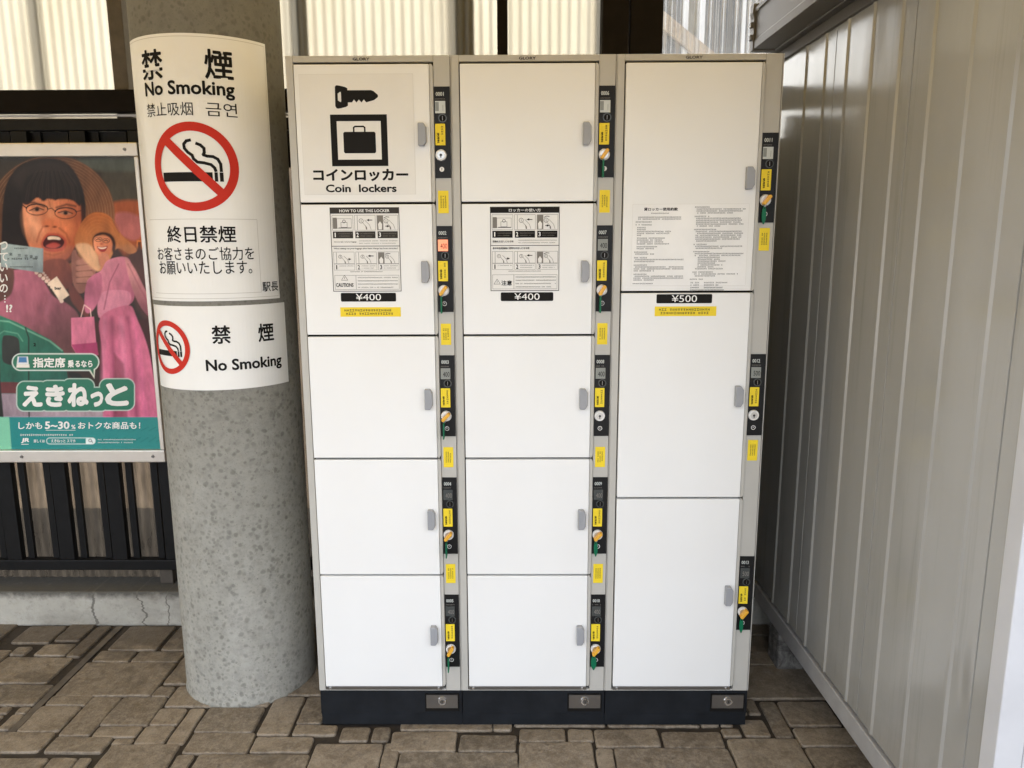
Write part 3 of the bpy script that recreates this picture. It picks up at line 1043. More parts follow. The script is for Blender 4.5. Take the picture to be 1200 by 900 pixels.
for i in range(26):
    x = 100 + i * 10
    stroke(Z([(215 + (x - 215) * .55, 150), (215 + (x - 215) * .9, 215), (x, 270 + rs.randint(0, 16))]), .45, (84, 70, 66) if i % 3 else (28, 22, 22), .9, .6)
stroke(Z([(108, 292), (150, 290), (192, 308)]), 2.0, (84, 52, 42), 2.2, .85)
stroke(Z([(246, 312), (290, 298), (330, 306)]), 2.0, (84, 52, 42), 2.2, .85)
stroke(Z([(214, 285), (218, 308)]), 1, (164, 94, 70), 2, .7)
for cx_, cy_, tl in ((160, 320, 5), (286, 336, -2)):
    fill(Z([(cx_ - 30, cy_ + tl), (cx_, cy_ - 9), (cx_ + 28, cy_ + 2), (cx_, cy_ + 9)]), (190, 140, 120), 1.6)
    ell(cx_ / 3.75, 160 + cy_ / 3.75, 2.4, 2.1, (38, 24, 24), 1.3)
    stroke(Z([(cx_ - 32, cy_ + tl), (cx_, cy_ - 10), (cx_ + 30, cy_ + 2)]), 1.1, (58, 34, 30), 1.2)
    stroke(Z([(cx_ - 24, cy_ + 24), (cx_, cy_ + 28), (cx_ + 24, cy_ + 22)]), 1, (176, 104, 80), 2.5, .7)
    a = np.linspace(0, 2 * math.pi, 40)
    stroke([(cx_ / 3.75 + 12.6 * math.cos(t), 160 + cy_ / 3.75 + 6.6 * math.sin(t) * (1 if math.sin(t) > 0 else .9)) for t in a], .75, (58, 42, 42), .8)
    stroke([(cx_ / 3.75 + 12.6 * math.cos(t), 160 + cy_ / 3.75 + 5.6 * math.sin(t) - .8) for t in a[20:]], 1.2, (48, 36, 38), .8)
stroke(Z([(206, 320), (224, 314), (242, 330)]), .9, (58, 42, 42))
stroke(Z([(114, 314), (96, 300)]), 1.3, (48, 36, 36))
stroke(Z([(330, 330), (362, 324)]), .8, (70, 48, 44))
fill(Z([(178, 468), (200, 430), (226, 424), (262, 430), (290, 458), (280, 496), (236, 508), (192, 498)]), (190, 98, 80), 2)
fill(Z([(186, 468), (206, 438), (226, 434), (256, 438), (280, 460), (268, 486), (232, 494), (196, 488)]), (84, 26, 26), 1.2)
fill(Z([(208, 442), (228, 438), (258, 443), (262, 454), (232, 452), (210, 453)]), (236, 220, 208), 1.1)
fill(Z([(200, 480), (232, 466), (262, 476), (242, 490), (215, 490)]), (188, 88, 80), 2)
stroke(Z([(186, 396), (170, 426), (160, 462)]), 1.4, (166, 92, 70), 2.6, .8)
stroke(Z([(258, 402), (288, 426), (304, 466)]), 1.4, (150, 80, 56), 2.6, .8)
stroke(Z([(196, 514), (232, 522), (266, 512)]), 1.2, (160, 92, 74), 2.5, .7)
# neck and pink dress of the large figure
fill(Z([(190, 548), (290, 545), (320, 640), (250, 680), (180, 610)]), (150, 88, 74), 2, col2=(112, 62, 58), axis=((55, 300), (78, 335)))
fill(Z([(-320, 640), (-60, 600), (120, 585), (180, 620), (230, 700), (300, 740), (345, 800), (330, 960), (-320, 960)]), (190, 118, 146), 2, col2=(108, 70, 76), axis=((20, 320), (70, 400)))
for i in range(7):
    stroke(Z([(20 + i * 40, 620 + i * 18), (50 + i * 30, 700 + i * 18), (40 + i * 34, 820)]), 3, (196, 128, 156) if i % 2 else (128, 72, 96), 6, .35)
for i in range(11):
    t = i / 10
    ell((158 + 110 * t + 14 * math.sin(t * 3.1)) / 3.75, 160 + (598 + 126 * t) / 3.75, 2.3, 2.2, (226, 206, 200), .8)
    ell((188 + 80 * t) / 3.75, 160 + (600 + 100 * t) / 3.75, 1.6, 1.5, (206, 184, 180), .8)
# hand raised, purse chain
fill(Z([(312, 520), (330, 498), (345, 530), (400, 540), (420, 580), (400, 650), (350, 690), (318, 640)]), (150, 106, 98), 1.5)
for i in range(4):
    fill(Z([(335, 545 + i * 26), (395, 535 + i * 28), (405, 556 + i * 28), (345, 566 + i * 26)]), (176, 130, 120), 2)
    stroke(Z([(335, 568 + i * 26), (400, 560 + i * 28)]), .8, (96, 62, 58), 1)
fill(Z([(300, 640), (345, 690), (390, 770), (370, 790), (310, 720)]), (110, 62, 58), 2)
# small figure: hat, face, dress
fill(Z([(326, 470), (345, 400), (380, 350), (425, 332), (480, 350), (520, 420), (598, 494), (566, 516), (512, 492), (470, 560), (430, 592), (375, 545)]), (176, 108, 60), 1.5, col2=(206, 150, 108), axis=((100, 250), (108, 318)))
fill(Z([(330, 480), (380, 470), (412, 500), (440, 560), (425, 592), (375, 550)]), (214, 176, 146), 3)
for i in range(7):
    a = np.linspace(-2.6, -.3, 24)
    stroke([(115 + (27 - i * 3.2) * math.cos(t), 284 + (34 - i * 4) * math.sin(t)) for t in a], .5, (206, 146, 96), .9, .4)
fill(Z([(404, 455), (420, 428), (455, 420), (490, 434), (506, 470), (498, 520), (470, 440), (430, 440), (414, 500)]), (70, 42, 36), 2)
fill(Z([(410, 450), (432, 436), (474, 440), (492, 470), (484, 510), (458, 532), (430, 522), (412, 490)]), (228, 164, 134), 1.5, col2=(206, 132, 100), axis=((110, 275), (132, 290)))
fill(Z([(432, 520), (470, 516), (478, 556), (440, 572)]), (206, 144, 120), 1.5)
for cx_, cy_ in ((430, 452), (464, 458)):
    a = np.linspace(0, 2 * math.pi, 24)
    stroke([(cx_ / 3.75 + 4.2 * math.cos(t), 160 + cy_ / 3.75 + 2.6 * math.sin(t)) for t in a], .5, (96, 64, 56), .7)
    stroke(Z([(cx_ - 9, cy_ + 1), (cx_, cy_ - 3), (cx_ + 9, cy_ + 2)]), .9, (60, 36, 34), .9)
ell(444 / 3.75, 160 + 472 / 3.75, 1.6, 1.2, (196, 116, 92), 1.5)
fill(Z([(424, 484), (446, 486), (470, 482), (460, 504), (440, 506)]), (160, 50, 48), 1)
fill(Z([(428, 486), (446, 488), (466, 485), (458, 493), (440, 494)]), (244, 226, 214), .8)
fill(Z([(440, 590), (470, 545), (540, 528), (575, 560), (590, 690), (560, 745), (440, 800), (425, 720), (380, 640)]), (218, 152, 176), 1.2, col2=(186, 112, 144), axis=((112, 310), (155, 345)))
fill(Z([(548, 532), (590, 580), (640, 680), (690, 760), (688, 812), (660, 800), (610, 740), (570, 640)]), (204, 150, 160), 1.5, col2=(160, 100, 118), axis=((150, 320), (180, 360)))
stroke(Z([(560, 560), (610, 660), (665, 760)]), 1, (150, 88, 108), 2, .7)
ell(181, 377, 3, 4.5, (206, 150, 130), 1)
fill(Z([(440, 690), (560, 680), (560, 745), (440, 800)]), (214, 150, 178), 1.5, op=.8)
stroke(Z([(520, 560), (480, 640), (455, 760)]), 1, (140, 72, 104), 1.5, .8)
fill(Z([(380, 640), (440, 600), (440, 700), (400, 770), (370, 760)]), (190, 118, 150), 1.5)
fill(Z([(440, 795), (560, 742), (600, 800), (660, 980), (700, 1330), (640, 1400), (430, 1400), (450, 1100), (445, 930)]), (200, 118, 152), 1.5, col2=(216, 126, 166), axis=((130, 370), (150, 530)))
for x0, x1, c in ((455, 448, (214, 140, 174)), (490, 500, (140, 62, 98)), (530, 555, (222, 146, 182)), (560, 610, (150, 70, 108)), (585, 650, (224, 130, 176))):
    stroke(Z([(x0, 800), ((x0 + x1) / 2, 1000), (x1, 1390)]), 4.5, c, 5, .65)
fill(Zc([(725, 130), (790, 200), (815, 560), (725, 560)]), (88, 34, 48), 3, sm=False, op=.55)
# paper bag, phone, ticket
stroke(Z([(352, 800), (368, 740), (395, 760), (398, 795)]), 1, (226, 196, 196))
fill(Z([(310, 797), (411, 792), (420, 900), (430, 960), (345, 975), (312, 920)]), (214, 132, 166), .9, sm=False)
fill(Z([(312, 915), (424, 905), (430, 960), (345, 975)]), (176, 72, 124), .9, sm=False)
fill(Z([(208, 643), (247, 615), (302, 697), (262, 726)]), (224, 210, 198), 1, sm=False)
fill(Z([(-60, 500), (-60, 590), (30, 560), (60, 600), (40, 700), (-60, 720)]), (110, 72, 66), 2)
fill(Z([(0, 468), (188, 492), (186, 600), (0, 572)]), (164, 184, 192), .9, sm=False, col2=(150, 168, 180), axis=((0, 290), (40, 320)))
# green train nose
fill([(-90, 366), (0, 370), (20, 378), (58, 398), (74, 412), (80, 450), (80, 540), (-90, 540)], (44, 122, 104), 1.2, sm=False, col2=(34, 100, 92), axis=((10, 380), (60, 460)))
stroke([(-40, 372), (10, 377), (58, 400), (72, 411)], 1.6, (120, 176, 158), 1.5)
fill([(-90, 447), (14, 448), (80, 452), (80, 462), (-90, 460)], (112, 60, 66), 1.2, sm=False)
fill([(-90, 460), (120, 463), (120, 540), (-90, 540)], (152, 140, 156), 1.2, sm=False, col2=(178, 166, 180), axis=((8, 460), (120, 500)))
fill([(2, 398), (6, 393), (18, 395), (22, 402), (22, 424), (16, 428), (6, 426), (2, 420)], (46, 52, 50), 1.2)
stroke([(-2, 392), (4, 388), (20, 391), (26, 400)], 1.2, (96, 158, 140), 1.2)
stroke([(29, 384), (33, 396), (33, 470), (35, 540)], 1.5, (24, 48, 44), 1)
fill([(-10, 400), (-2, 396), (0, 450), (8, 540), (-10, 540)], (40, 44, 44), 1.5, sm=False)
fill([(80, 437), (92, 438), (96, 446), (86, 446)], (30, 34, 36), 1.2)
# wordmark cloud: white rim, green body
CH = [(24, 452, 51, 477), (51, 451, 77, 477), (77, 449, 105, 477), (104, 459, 122, 477), (121, 449, 152, 476)]
dcl = np.full(QX.shape, 1e9)
for x0, y0, x1, y1 in CH:
    hx, hy = (x1 - x0) / 2 - 4, (y1 - y0) / 2 - 4
    qx, qy = np.abs(QX - (x0 + x1) / 2) - hx, np.abs(QY - (y0 + y1) / 2) - hy
    d = np.hypot(np.maximum(qx, 0), np.maximum(qy, 0)) + np.minimum(np.maximum(qx, qy), 0) - 4
    dcl = np.minimum(dcl, d)
lay(mk(dcl - 5.6), (196, 216, 206))
lay(mk(dcl - 4.6), (42, 118, 96))
# bottom band
fill([(-90, 489), (195, 489), (195, 540), (-90, 540)], (38, 134, 134), .8, sm=False, col2=(54, 142, 140), axis=((20, 490), (180, 520)))
fill([(-90, 489), (10, 489), (14, 540), (-90, 540)], (128, 196, 166), .8, sm=False)
for i in range(16):
    stroke([(120 + (i % 8) * 9, 505 + 13 * (i // 8)), (128 + (i % 8) * 9, 501 + 12 * (i // 8))], 1, (36, 118, 120), 1.5, .6)
# speech bubble
qx, qy = np.abs(QX - 64.5) - 41, np.abs(QY - 424.5) - 0
dbb = np.hypot(np.maximum(qx, 0), np.maximum(qy, 0)) + np.minimum(np.maximum(qx, qy), 0) - 10.3
dtl = sdf([(101, 430), (111, 430), (110, 444)])
lay(mk(np.minimum(dbb, dtl)), (224, 232, 226))
lay(mk(np.minimum(dbb + 1.2, sdf([(103, 430), (109.3, 430), (109.3, 440.5)]))), (44, 116, 92))
fill([(20, 418), (32, 418), (33, 427), (19, 427)], (224, 226, 230), .8, sm=False)
fill([(21.5, 418.5), (30.5, 418.5), (31, 425), (21, 425)], (70, 126, 178), .8, sm=False)
fill([(19, 427), (33.5, 427), (34, 431), (18.5, 431)], (232, 228, 222), .8, sm=False)
# search field
qx, qy = np.abs(QX - 82.5) - 25, np.abs(QY - 517) - 0
dse = np.hypot(np.maximum(qx, 0), np.abs(QY - 517)) - 3.9
lay(mk(dse), (226, 236, 234))
lay(mk(np.maximum(dse + .7, QX - 100)), (50, 138, 136))
a = np.linspace(0, 2 * math.pi, 20)
stroke([(105 + 1.6 * math.cos(t), 516.4 + 1.6 * math.sin(t)) for t in a] + [(108, 519)], .7, (60, 70, 74))


def cloud(nx, ny):
    a = rs.rand(ny + 1, nx + 1)
    u, v = np.linspace(0, nx - 1e-6, GW), np.linspace(0, ny - 1e-6, GH)
    i, j = u.astype(int), v.astype(int)
    fu, fv = u - i, v - j
    fu, fv = fu * fu * (3 - 2 * fu), (fv * fv * (3 - 2 * fv))[:, None]
    r0_ = a[j][:, i] * (1 - fu) + a[j][:, i + 1] * fu
    r1_ = a[j + 1][:, i] * (1 - fu) + a[j + 1][:, i + 1] * fu
    return r0_ * (1 - fv) + r1_ * fv


photo = (QY < 488) & (dcl > 6) & (dbb > .5)          # the photographic part of the print
gr = (cloud(12, 16) - .5) * .34 + (cloud(38, 26) - .5) * .26 + (cloud(110, 60) - .5) * .16
IMG = np.where(photo[..., None], IMG * (1 + gr[..., None]) * np.array([1.06, .99, .92]), IMG)
IMG = np.clip(IMG, 0, 1) ** np.where(photo[..., None], 1.18, 1.05)
IMG *= (1 + (rs.rand(GH, GW, 1) - .5) * .10)
me = bpy.data.meshes.new('poster')
vv = np.stack([gx - ox, np.full(gx.shape, .003), gz], -1).reshape(-1, 3)
ii = np.arange(GW * GH).reshape(GH, GW)
qq = np.stack([ii[:-1, :-1], ii[:-1, 1:], ii[1:, 1:], ii[1:, :-1]], -1).reshape(-1, 4)
me.from_pydata(vv.tolist(), [], qq.tolist())
ca = me.color_attributes.new('print', 'FLOAT_COLOR', 'POINT')
ca.data.foreach_set('color', np.concatenate([np.clip(IMG, 0, 1), np.ones((GH, GW, 1))], -1).reshape(-1))
k = NT('poster_print')
k.link(k.n('Attribute', attribute_name='print').outputs['Color'], k.p.inputs['Base Color'])
k.p.inputs['Roughness'].default_value = .4
k.p.inputs['Specular IOR Level'].default_value = .2
k.p.inputs['Coat Weight'].default_value = .3
k.p.inputs['Coat Roughness'].default_value = .02
MT['print'] = k.m
me.materials.append(k.m)
pst = bpy.data.objects.new('poster', me)
COL.objects.link(pst)
pst.parent = board


def ptrace(x, y, wv):
    X, Zw = from_px(x, y)
    return (X - ox, .003 - wv, Zw)


s = Sheet(lambda u, v, wv: ptrace(u, -v, wv), .0005)
T = lambda st, x0, x1, y0, y1, **kw: s.text(st, x0, x1, -y1, -y0, kw.pop('mat', 'white'), 1, **kw)
T('指定席', 38, 76, 419, 431, bold=.03)
T('乗', 79, 86, 422, 431, bold=.04)
T('るなら', 87.5, 108, 422.5, 430.5, bold=.04)
for ch, (x0, y0, x1, y1) in zip('えきねっと', CH):
    T(ch, x0 + 1.5, x1 - 1.5, y0, y1, bold=.055)
T('しかも', 21, 49, 495, 503, bold=.02)
T('5~30', 52, 81, 494, 503, bold=.03)
T('%', 83, 88, 498, 503, bold=.02)
T('おトクな商品も！', 91, 164, 494.5, 503, bold=.02)
s.rect(53, 88, -504.6, -504.1, 'white', 1)
s.micro(23, 86, -511.2, -508.7, 'white', 1)
T('JR', 24.5, 34, 513.5, 519.5, bold=.05, shear=.2)
s.rect(24.5, 33, -521.2, -520.5, 'white', 1)
T('詳しくは', 39, 52, 515, 519, bold=.02)
T('えきねっと スマホ', 59.5, 88, 515, 518.8, bold=.02)
s.micro(114, 160, -516.2, -514.6, 'white', 1)
s.micro(114, 156, -519.6, -518.0, 'white', 1)
for ch, y in zip('っていいの', (283, 296, 308, 321, 333)):
    T(ch, -1, 8.5, y, y + 10, bold=.02)
for y in (346, 349.5, 353):
    T('・', 4.2, 6, y, y + 1.8)
T('!?', 6.5, 14, 357, 366, bold=.03)
s.micro(16, 32, -292, -290, 'ink', 1)
for x in (10, 20, 28, 34, 40):
    T('東' if x % 4 else '京', x, x + 4, 296 + (x - 10) * .12, 300 + (x - 10) * .12, mat='ink')
s.micro(8, 44, -304.5, -302, 'ink', 1)
s.micro(11, 38, -313.5, -312, 'ink', 1)
s.text('bar', 63.5, 71.5, -339.5, -336, 'ink', 1, bold=.03)
T('2', 38.5, 41.5, 402, 406, mat='ink', bold=.04)
s.build('poster_lettering', pst)
# (poster sheet and its lettering are one printed thing)


# ---- storage shed on the right
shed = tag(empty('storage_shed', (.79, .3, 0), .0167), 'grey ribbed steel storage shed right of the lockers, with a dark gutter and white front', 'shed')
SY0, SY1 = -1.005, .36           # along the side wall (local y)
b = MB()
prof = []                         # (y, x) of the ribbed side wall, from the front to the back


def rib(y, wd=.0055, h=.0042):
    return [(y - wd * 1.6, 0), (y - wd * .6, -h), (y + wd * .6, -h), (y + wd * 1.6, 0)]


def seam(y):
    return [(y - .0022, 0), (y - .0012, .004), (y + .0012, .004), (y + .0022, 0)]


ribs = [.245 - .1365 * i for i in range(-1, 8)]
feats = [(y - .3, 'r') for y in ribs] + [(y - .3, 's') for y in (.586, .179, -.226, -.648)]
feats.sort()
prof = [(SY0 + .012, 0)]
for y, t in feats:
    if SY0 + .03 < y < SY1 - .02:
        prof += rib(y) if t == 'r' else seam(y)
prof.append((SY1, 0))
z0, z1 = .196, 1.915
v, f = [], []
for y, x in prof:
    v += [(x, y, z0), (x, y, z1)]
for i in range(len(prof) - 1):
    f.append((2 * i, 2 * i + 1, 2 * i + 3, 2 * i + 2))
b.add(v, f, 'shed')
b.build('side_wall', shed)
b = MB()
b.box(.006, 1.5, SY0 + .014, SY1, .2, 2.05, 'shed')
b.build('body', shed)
b = MB()
b.box(-.006, 1.5, SY0 + .01, SY1, .130, .186, 'rail')
b.build('base_rail', shed, bevel=.003)
b = MB()
b.box(-.004, .0460, SY0 - .03, SY0 + .011, .01, 2.0, 'shed_white')
b.box(.0475, 1.0, SY0 - .029, SY0 + .011, .01, 2.0, 'shed_white')
b.build('front_panel', shed, bevel=.002)
b = MB()
b.box(1.47, 1.50, SY0 + .02, SY1, .01, .199, 'rail')  # unseen strip added to stop light coming in under the shed
b.build('light_stop_skirt', shed)
b = MB()
b.box(-.010, .01, SY0 + .012, SY1 + .0, 1.905, 1.935, 'gutter')
b.box(-.03, .01, SY0, SY1, 1.9355, 2.07, 'gutter')
b.build('eave_trim', shed, bevel=.002)
b = MB()
b.prism_xz([(-.031, 1.940), (-.031, 2.075), (-.045, 2.075), (-.045, 1.952), (-.088, 1.952), (-.088, 2.060), (-.098, 2.060), (-.098, 2.048), (-.092, 2.048), (-.092, 1.968), (-.096, 1.964), (-.096, 1.940)], SY0 - .05, SY1 - .09, 'gutter')
b.build('gutter', shed, bevel=.0012)
b = MB()
b.prism_xz([(-.029, 1.936), (-.029, 2.08), (-.102, 2.072), (-.104, 2.045), (-.099, 2.03), (-.099, 1.936)], SY1 - .0895, SY1 - .06, 'gutter')
for zz in (1.975, 2.012):
    b.box(-.107, -.0985, SY1 - .085, SY1 - .068, zz - .008, zz + .008, 'gutter')
b.build('gutter_end', shed, bevel=.0015)
b = MB()
b.box(-.02, 1.55, SY0 - .08, SY1 + .02, 2.0705, 2.10, 'gutter')
b.build('roof', shed)
b = MB()
b.box(-.1, .10, -.05, .05, 0, .128, 'block')
o = b.build('concrete_block', bevel=.008)
o.location = (.885, .345, 0)
tag(o, 'rough grey concrete block carrying the corner of the shed beside the lockers', 'block')
# ---- neighbouring house seen dimly through the clear sheets
hs = tag(empty('house', (2.2, 5.5, 0)), 'dim house with white window frames seen through the clear corrugated sheets', 'house')
b = MB()
b.box(-2.2, 2.6, 0, 4, 0, 4.2, 'plaster')
b.build('wall', hs)
b = MB()
b.prism_xz([(-2.6, 4.15), (3.0, 4.15), (.2, 6.6)], -.4, 4.4, 'tiles')
b.build('roof', hs)
for x0 in (-1.45, -.55):
    b = MB()
    b.box(x0, x0 + .7, -.03, -.002, 2.75, 3.75, 'window_blue')
    fr = b.build('window', hs)
    b = MB()
    for a0, a1, c0, c1 in ((-.05, 0, 2.7, 3.8), (.7, .75, 2.7, 3.8), (.001, .699, 2.7, 2.749), (.001, .699, 3.751, 3.8), (.335, .365, 2.751, 3.749)):
        b.box(x0 + a0, x0 + a1, -.06, -.001, c0, c1, 'white')
    b.build('frame', fr)
b = MB()
b.prism_xz([(-1.9, 3.95), (-.05, 2.55), (.15, 2.55), (-1.7, 3.95)][::1], -.12, -.07, 'batten')
b.build('stair_rail', hs)

# ---- coin lockers: three columns side by side
LX = (-.6025, -.2015, .1995)
LW = .4005
ROWS5 = [.133, .467, .795, 1.122, 1.453, 1.782]
ROWS3 = [.133, .685, 1.231, 1.782]


def lock_panel(root, zb, num, key, tagkind, lcd, lab=None):
    """the black control strip beside a door, bottom edge at zb"""
    p = Sheet(lambda u, v, wv: (u, -.0022 - wv, v), .0003)
    p.box(.3575, .3962, -.0020, .010, zb, zb + .215, 'black')
    p.text(num, .362, .3815, zb + .193, zb + .2025, 'lcd_pale', 1, .025, 2)
    p.micro(.3605, .385, zb + .1845, zb + .188, 'midink', 1)
    root_p = p.build('lock_panel', root)
    if lab:
        root_p['label'] = lab
    b = MB()
    b.box(.3600, .3850, -.0034, -.0018, zb + .153, zb + .1815, lcd)
    d = Sheet(lambda u, v, wv: (u, -.0035 - wv, v), .0003)
    d.v, d.f, d.m, d.names = b.v, b.f, b.m, b.names
    if lcd == 'lcd_pale':
        d.rect(.3605, .369, zb + .158, zb + .179, 'lcd', 1)
        d.rect(.3785, .3795, zb + .158, zb + .172, 'lcd', 1)
    else:
        d.text('400' if num not in ('0011', '0012', '0013') else '500', .366, .383, zb + .159, zb + .172, 'ink' if lcd != 'lcd_dark' else 'midink', 1)
    d.build('display', root_p)
    b = MB()
    b.disc(.3775, zb + .1415, -.0040, -.0015, .0110, 'lcd_dark', 24, r1=.0104)
    b.disc(.3775, zb + .1415, -.0042, -.0039, .0080, 'gap', 20)
    b.box(.3770, .3780, -.0047, -.0041, zb + .1365, zb + .1465, 'dsteel')
    b.build('coin_slot', root_p)
    q = Sheet(lambda u, v, wv: (u, -.0022 - wv, v), .0003)
    q.slab(.3592, .3835, zb + .078, zb + .1285, 'yellow', 2, r=.0012)
    q.text('使用料', .3635, .3690, zb + .083, zb + .108, 'ink', 3, .03, 2, rot=True)
    q.micro(.3735, .3790, zb + .0815, zb + .124, 'greyink', 3, rot=True)
    q.build('fee_label', root_p)
    b = MB()
    kx, kz = .3722, zb + .0545
    b.disc(kx, kz, -.0075, -.0015, .0142, 'ring', 28, r1=.0128)
    b.disc(kx, kz, -.0079, -.0074, .0095, 'steel', 24)
    if not key:
        b.disc(kx, kz, -.0083, -.0078, .0034, 'gap', 12)
        b.box(kx - .0012, kx + .0012, -.0084, -.0080, kz - .007, kz, 'gap')
    b.build('lock_cylinder', root_p, bevel=.0006)
    q = Sheet(lambda u, v, wv: (u, -.0022 - wv, v), .0003)
    q.ring(.3735, zb + .021, .0045, .0058, 'white', 1, 20)
    if num in ('0001', '0006'):
        q.ring(.3735, zb + .021, .0, .0045, 'sheet', 1, 20)
        q.rect(.3729, .3741, zb + .018, zb + .0245, 'ink', 2)
    else:
        q.rect(.3715, .3748, zb + .0205, zb + .0215, 'white', 1)
        q.rect(.3729, .3737, zb + .0205, zb + .0245, 'white', 1)
    q.build('emblem', root_p)
    if key:
        b = MB()
        a = math.radians(38 + (rnd() - .5) * 16)
        L, W_ = .0125, .0042
        ca, sa = math.sin(a), math.cos(a)
        pts = []
        for du, dv in ((-L, -W_), (L, -W_), (L + .002, 0), (L, W_), (-L, W_), (-L - .002, 0)):
            pts.append((kx + du * ca - dv * sa, kz + du * sa + dv * ca))
        b.prism_xz(pts, -.024, -.0078, 'key')
        b.build('key', root_p, bevel=.0014)
        t = MB()
        tx = .3672 + (rnd() - .5) * .002
        tz1 = kz - .014
        if tagkind == 'edge':
            t.prism_xz([(tx - .0016, tz1 - .042), (tx + .0016, tz1 - .042), (tx + .0020, tz1), (tx - .0012, tz1)], -.031, -.0085, 'tag')
        else:
            hw = .0052 if tagkind == 'half' else .0075
            o_ = [(tx + hw * math.cos(u) * (1 if abs(math.sin(u)) < .8 else .8), tz1 - .022 + .023 * math.sin(u)) for u in [2 * math.pi * i / 20 for i in range(20)]]
            t.prism_xz(o_, -.0125, -.0090, 'tag')
            t.disc(tx, tz1 - .006, -.0129, -.0124, .0018, 'gap', 10)
        t.build('key_tag', root_p, bevel=.0006)
        w_ = MB()
        w_.disc(tx + .001, tz1 + .001, -.0145, -.012, .0035, 'dsteel', 14)
        w_.build('key_ring', root_p)


def make_door(root, zb, zt, hz, lab=None):
    b = MB()
    b.box(.0205, .3470, -.0065, .010, zb + .0028, zt - .0028, 'door')
    dr = b.build('door', root, bevel=.0016)
    if lab:
        dr['label'] = lab
    e = MB()
    c = .0065
    e.prism_xz([(.3476, zb + .002), (.3530, zb + .002), (.3563, zb + .002 + c), (.3563, zt - .002 - c), (.3530, zt - .002), (.3476, zt - .002)], -.0045, .010, 'frame')
    e.build('edge_strip', dr, bevel=.0012)
    h = MB()
    h.prism_xz([(.3185, hz), (.3325, hz), (.3385, hz + .010), (.3385, hz + .044), (.3325, hz + .054), (.3185, hz + .054)], -.0235, -.0063, 'handle')
    h.build('handle', dr, bevel=.002)
    return dr


def plate(dr, text, x0, x1, z0, z1):
    q = Sheet(lambda u, v, wv: (u, -.0065 - wv, v), .0004)
    q.slab(x0, x1, z0, z1, 'ink', 2, r=.003)
    m = (x0 + x1) / 2
    q.text(text, m - .032, m + .032, z0 + .003, z1 - .002, 'white', 3, .0, 3)
    q.build('price_plate', dr)


def notice(dr, x0, x1, z0, z1):
    q = Sheet(lambda u, v, wv: (u, -.0065 - wv, v), .0004)
    q.slab(x0, x1, z0, z1, 'yellow', 2)
    h = z1 - z0
    q.micro(x0 + .010, x1 - .010, z0 + h * .54, z0 + h * .82, 'greyink', 3)
    q.micro(x0 + .014, x1 - .014, z0 + h * .18, z0 + h * .46, 'greyink', 3)
    q.build('notice_label', dr)


def hand(q, u, v, k, lay_, mat='midink'):
    q.line([(u + .000 * k, v), (u + .012 * k, v - .012 * k), (u + .016 * k, v - .024 * k)], .0009, mat, lay_)
    q.line([(u - .006 * k, v - .006 * k), (u + .002 * k, v - .016 * k), (u + .004 * k, v - .024 * k)], .0009, mat, lay_)
    q.poly([(u + .001 * k, v - .013 * k), (u + .005 * k, v - .018 * k), (u + .006 * k, v - .024 * k), (u + .0025 * k, v - .024 * k)], mat, lay_)


def arrow(q, u, v, L, dx, lay_):
    q.rect(u + min(0, dx * L), u + max(0, dx * L), v - .0009, v + .0009, 'greyink', lay_)
    q.poly([(u, v), (u + dx * .006, v - .0032), (u + dx * .006, v + .0032)][::(1 if dx > 0 else -1)], 'greyink', lay_)


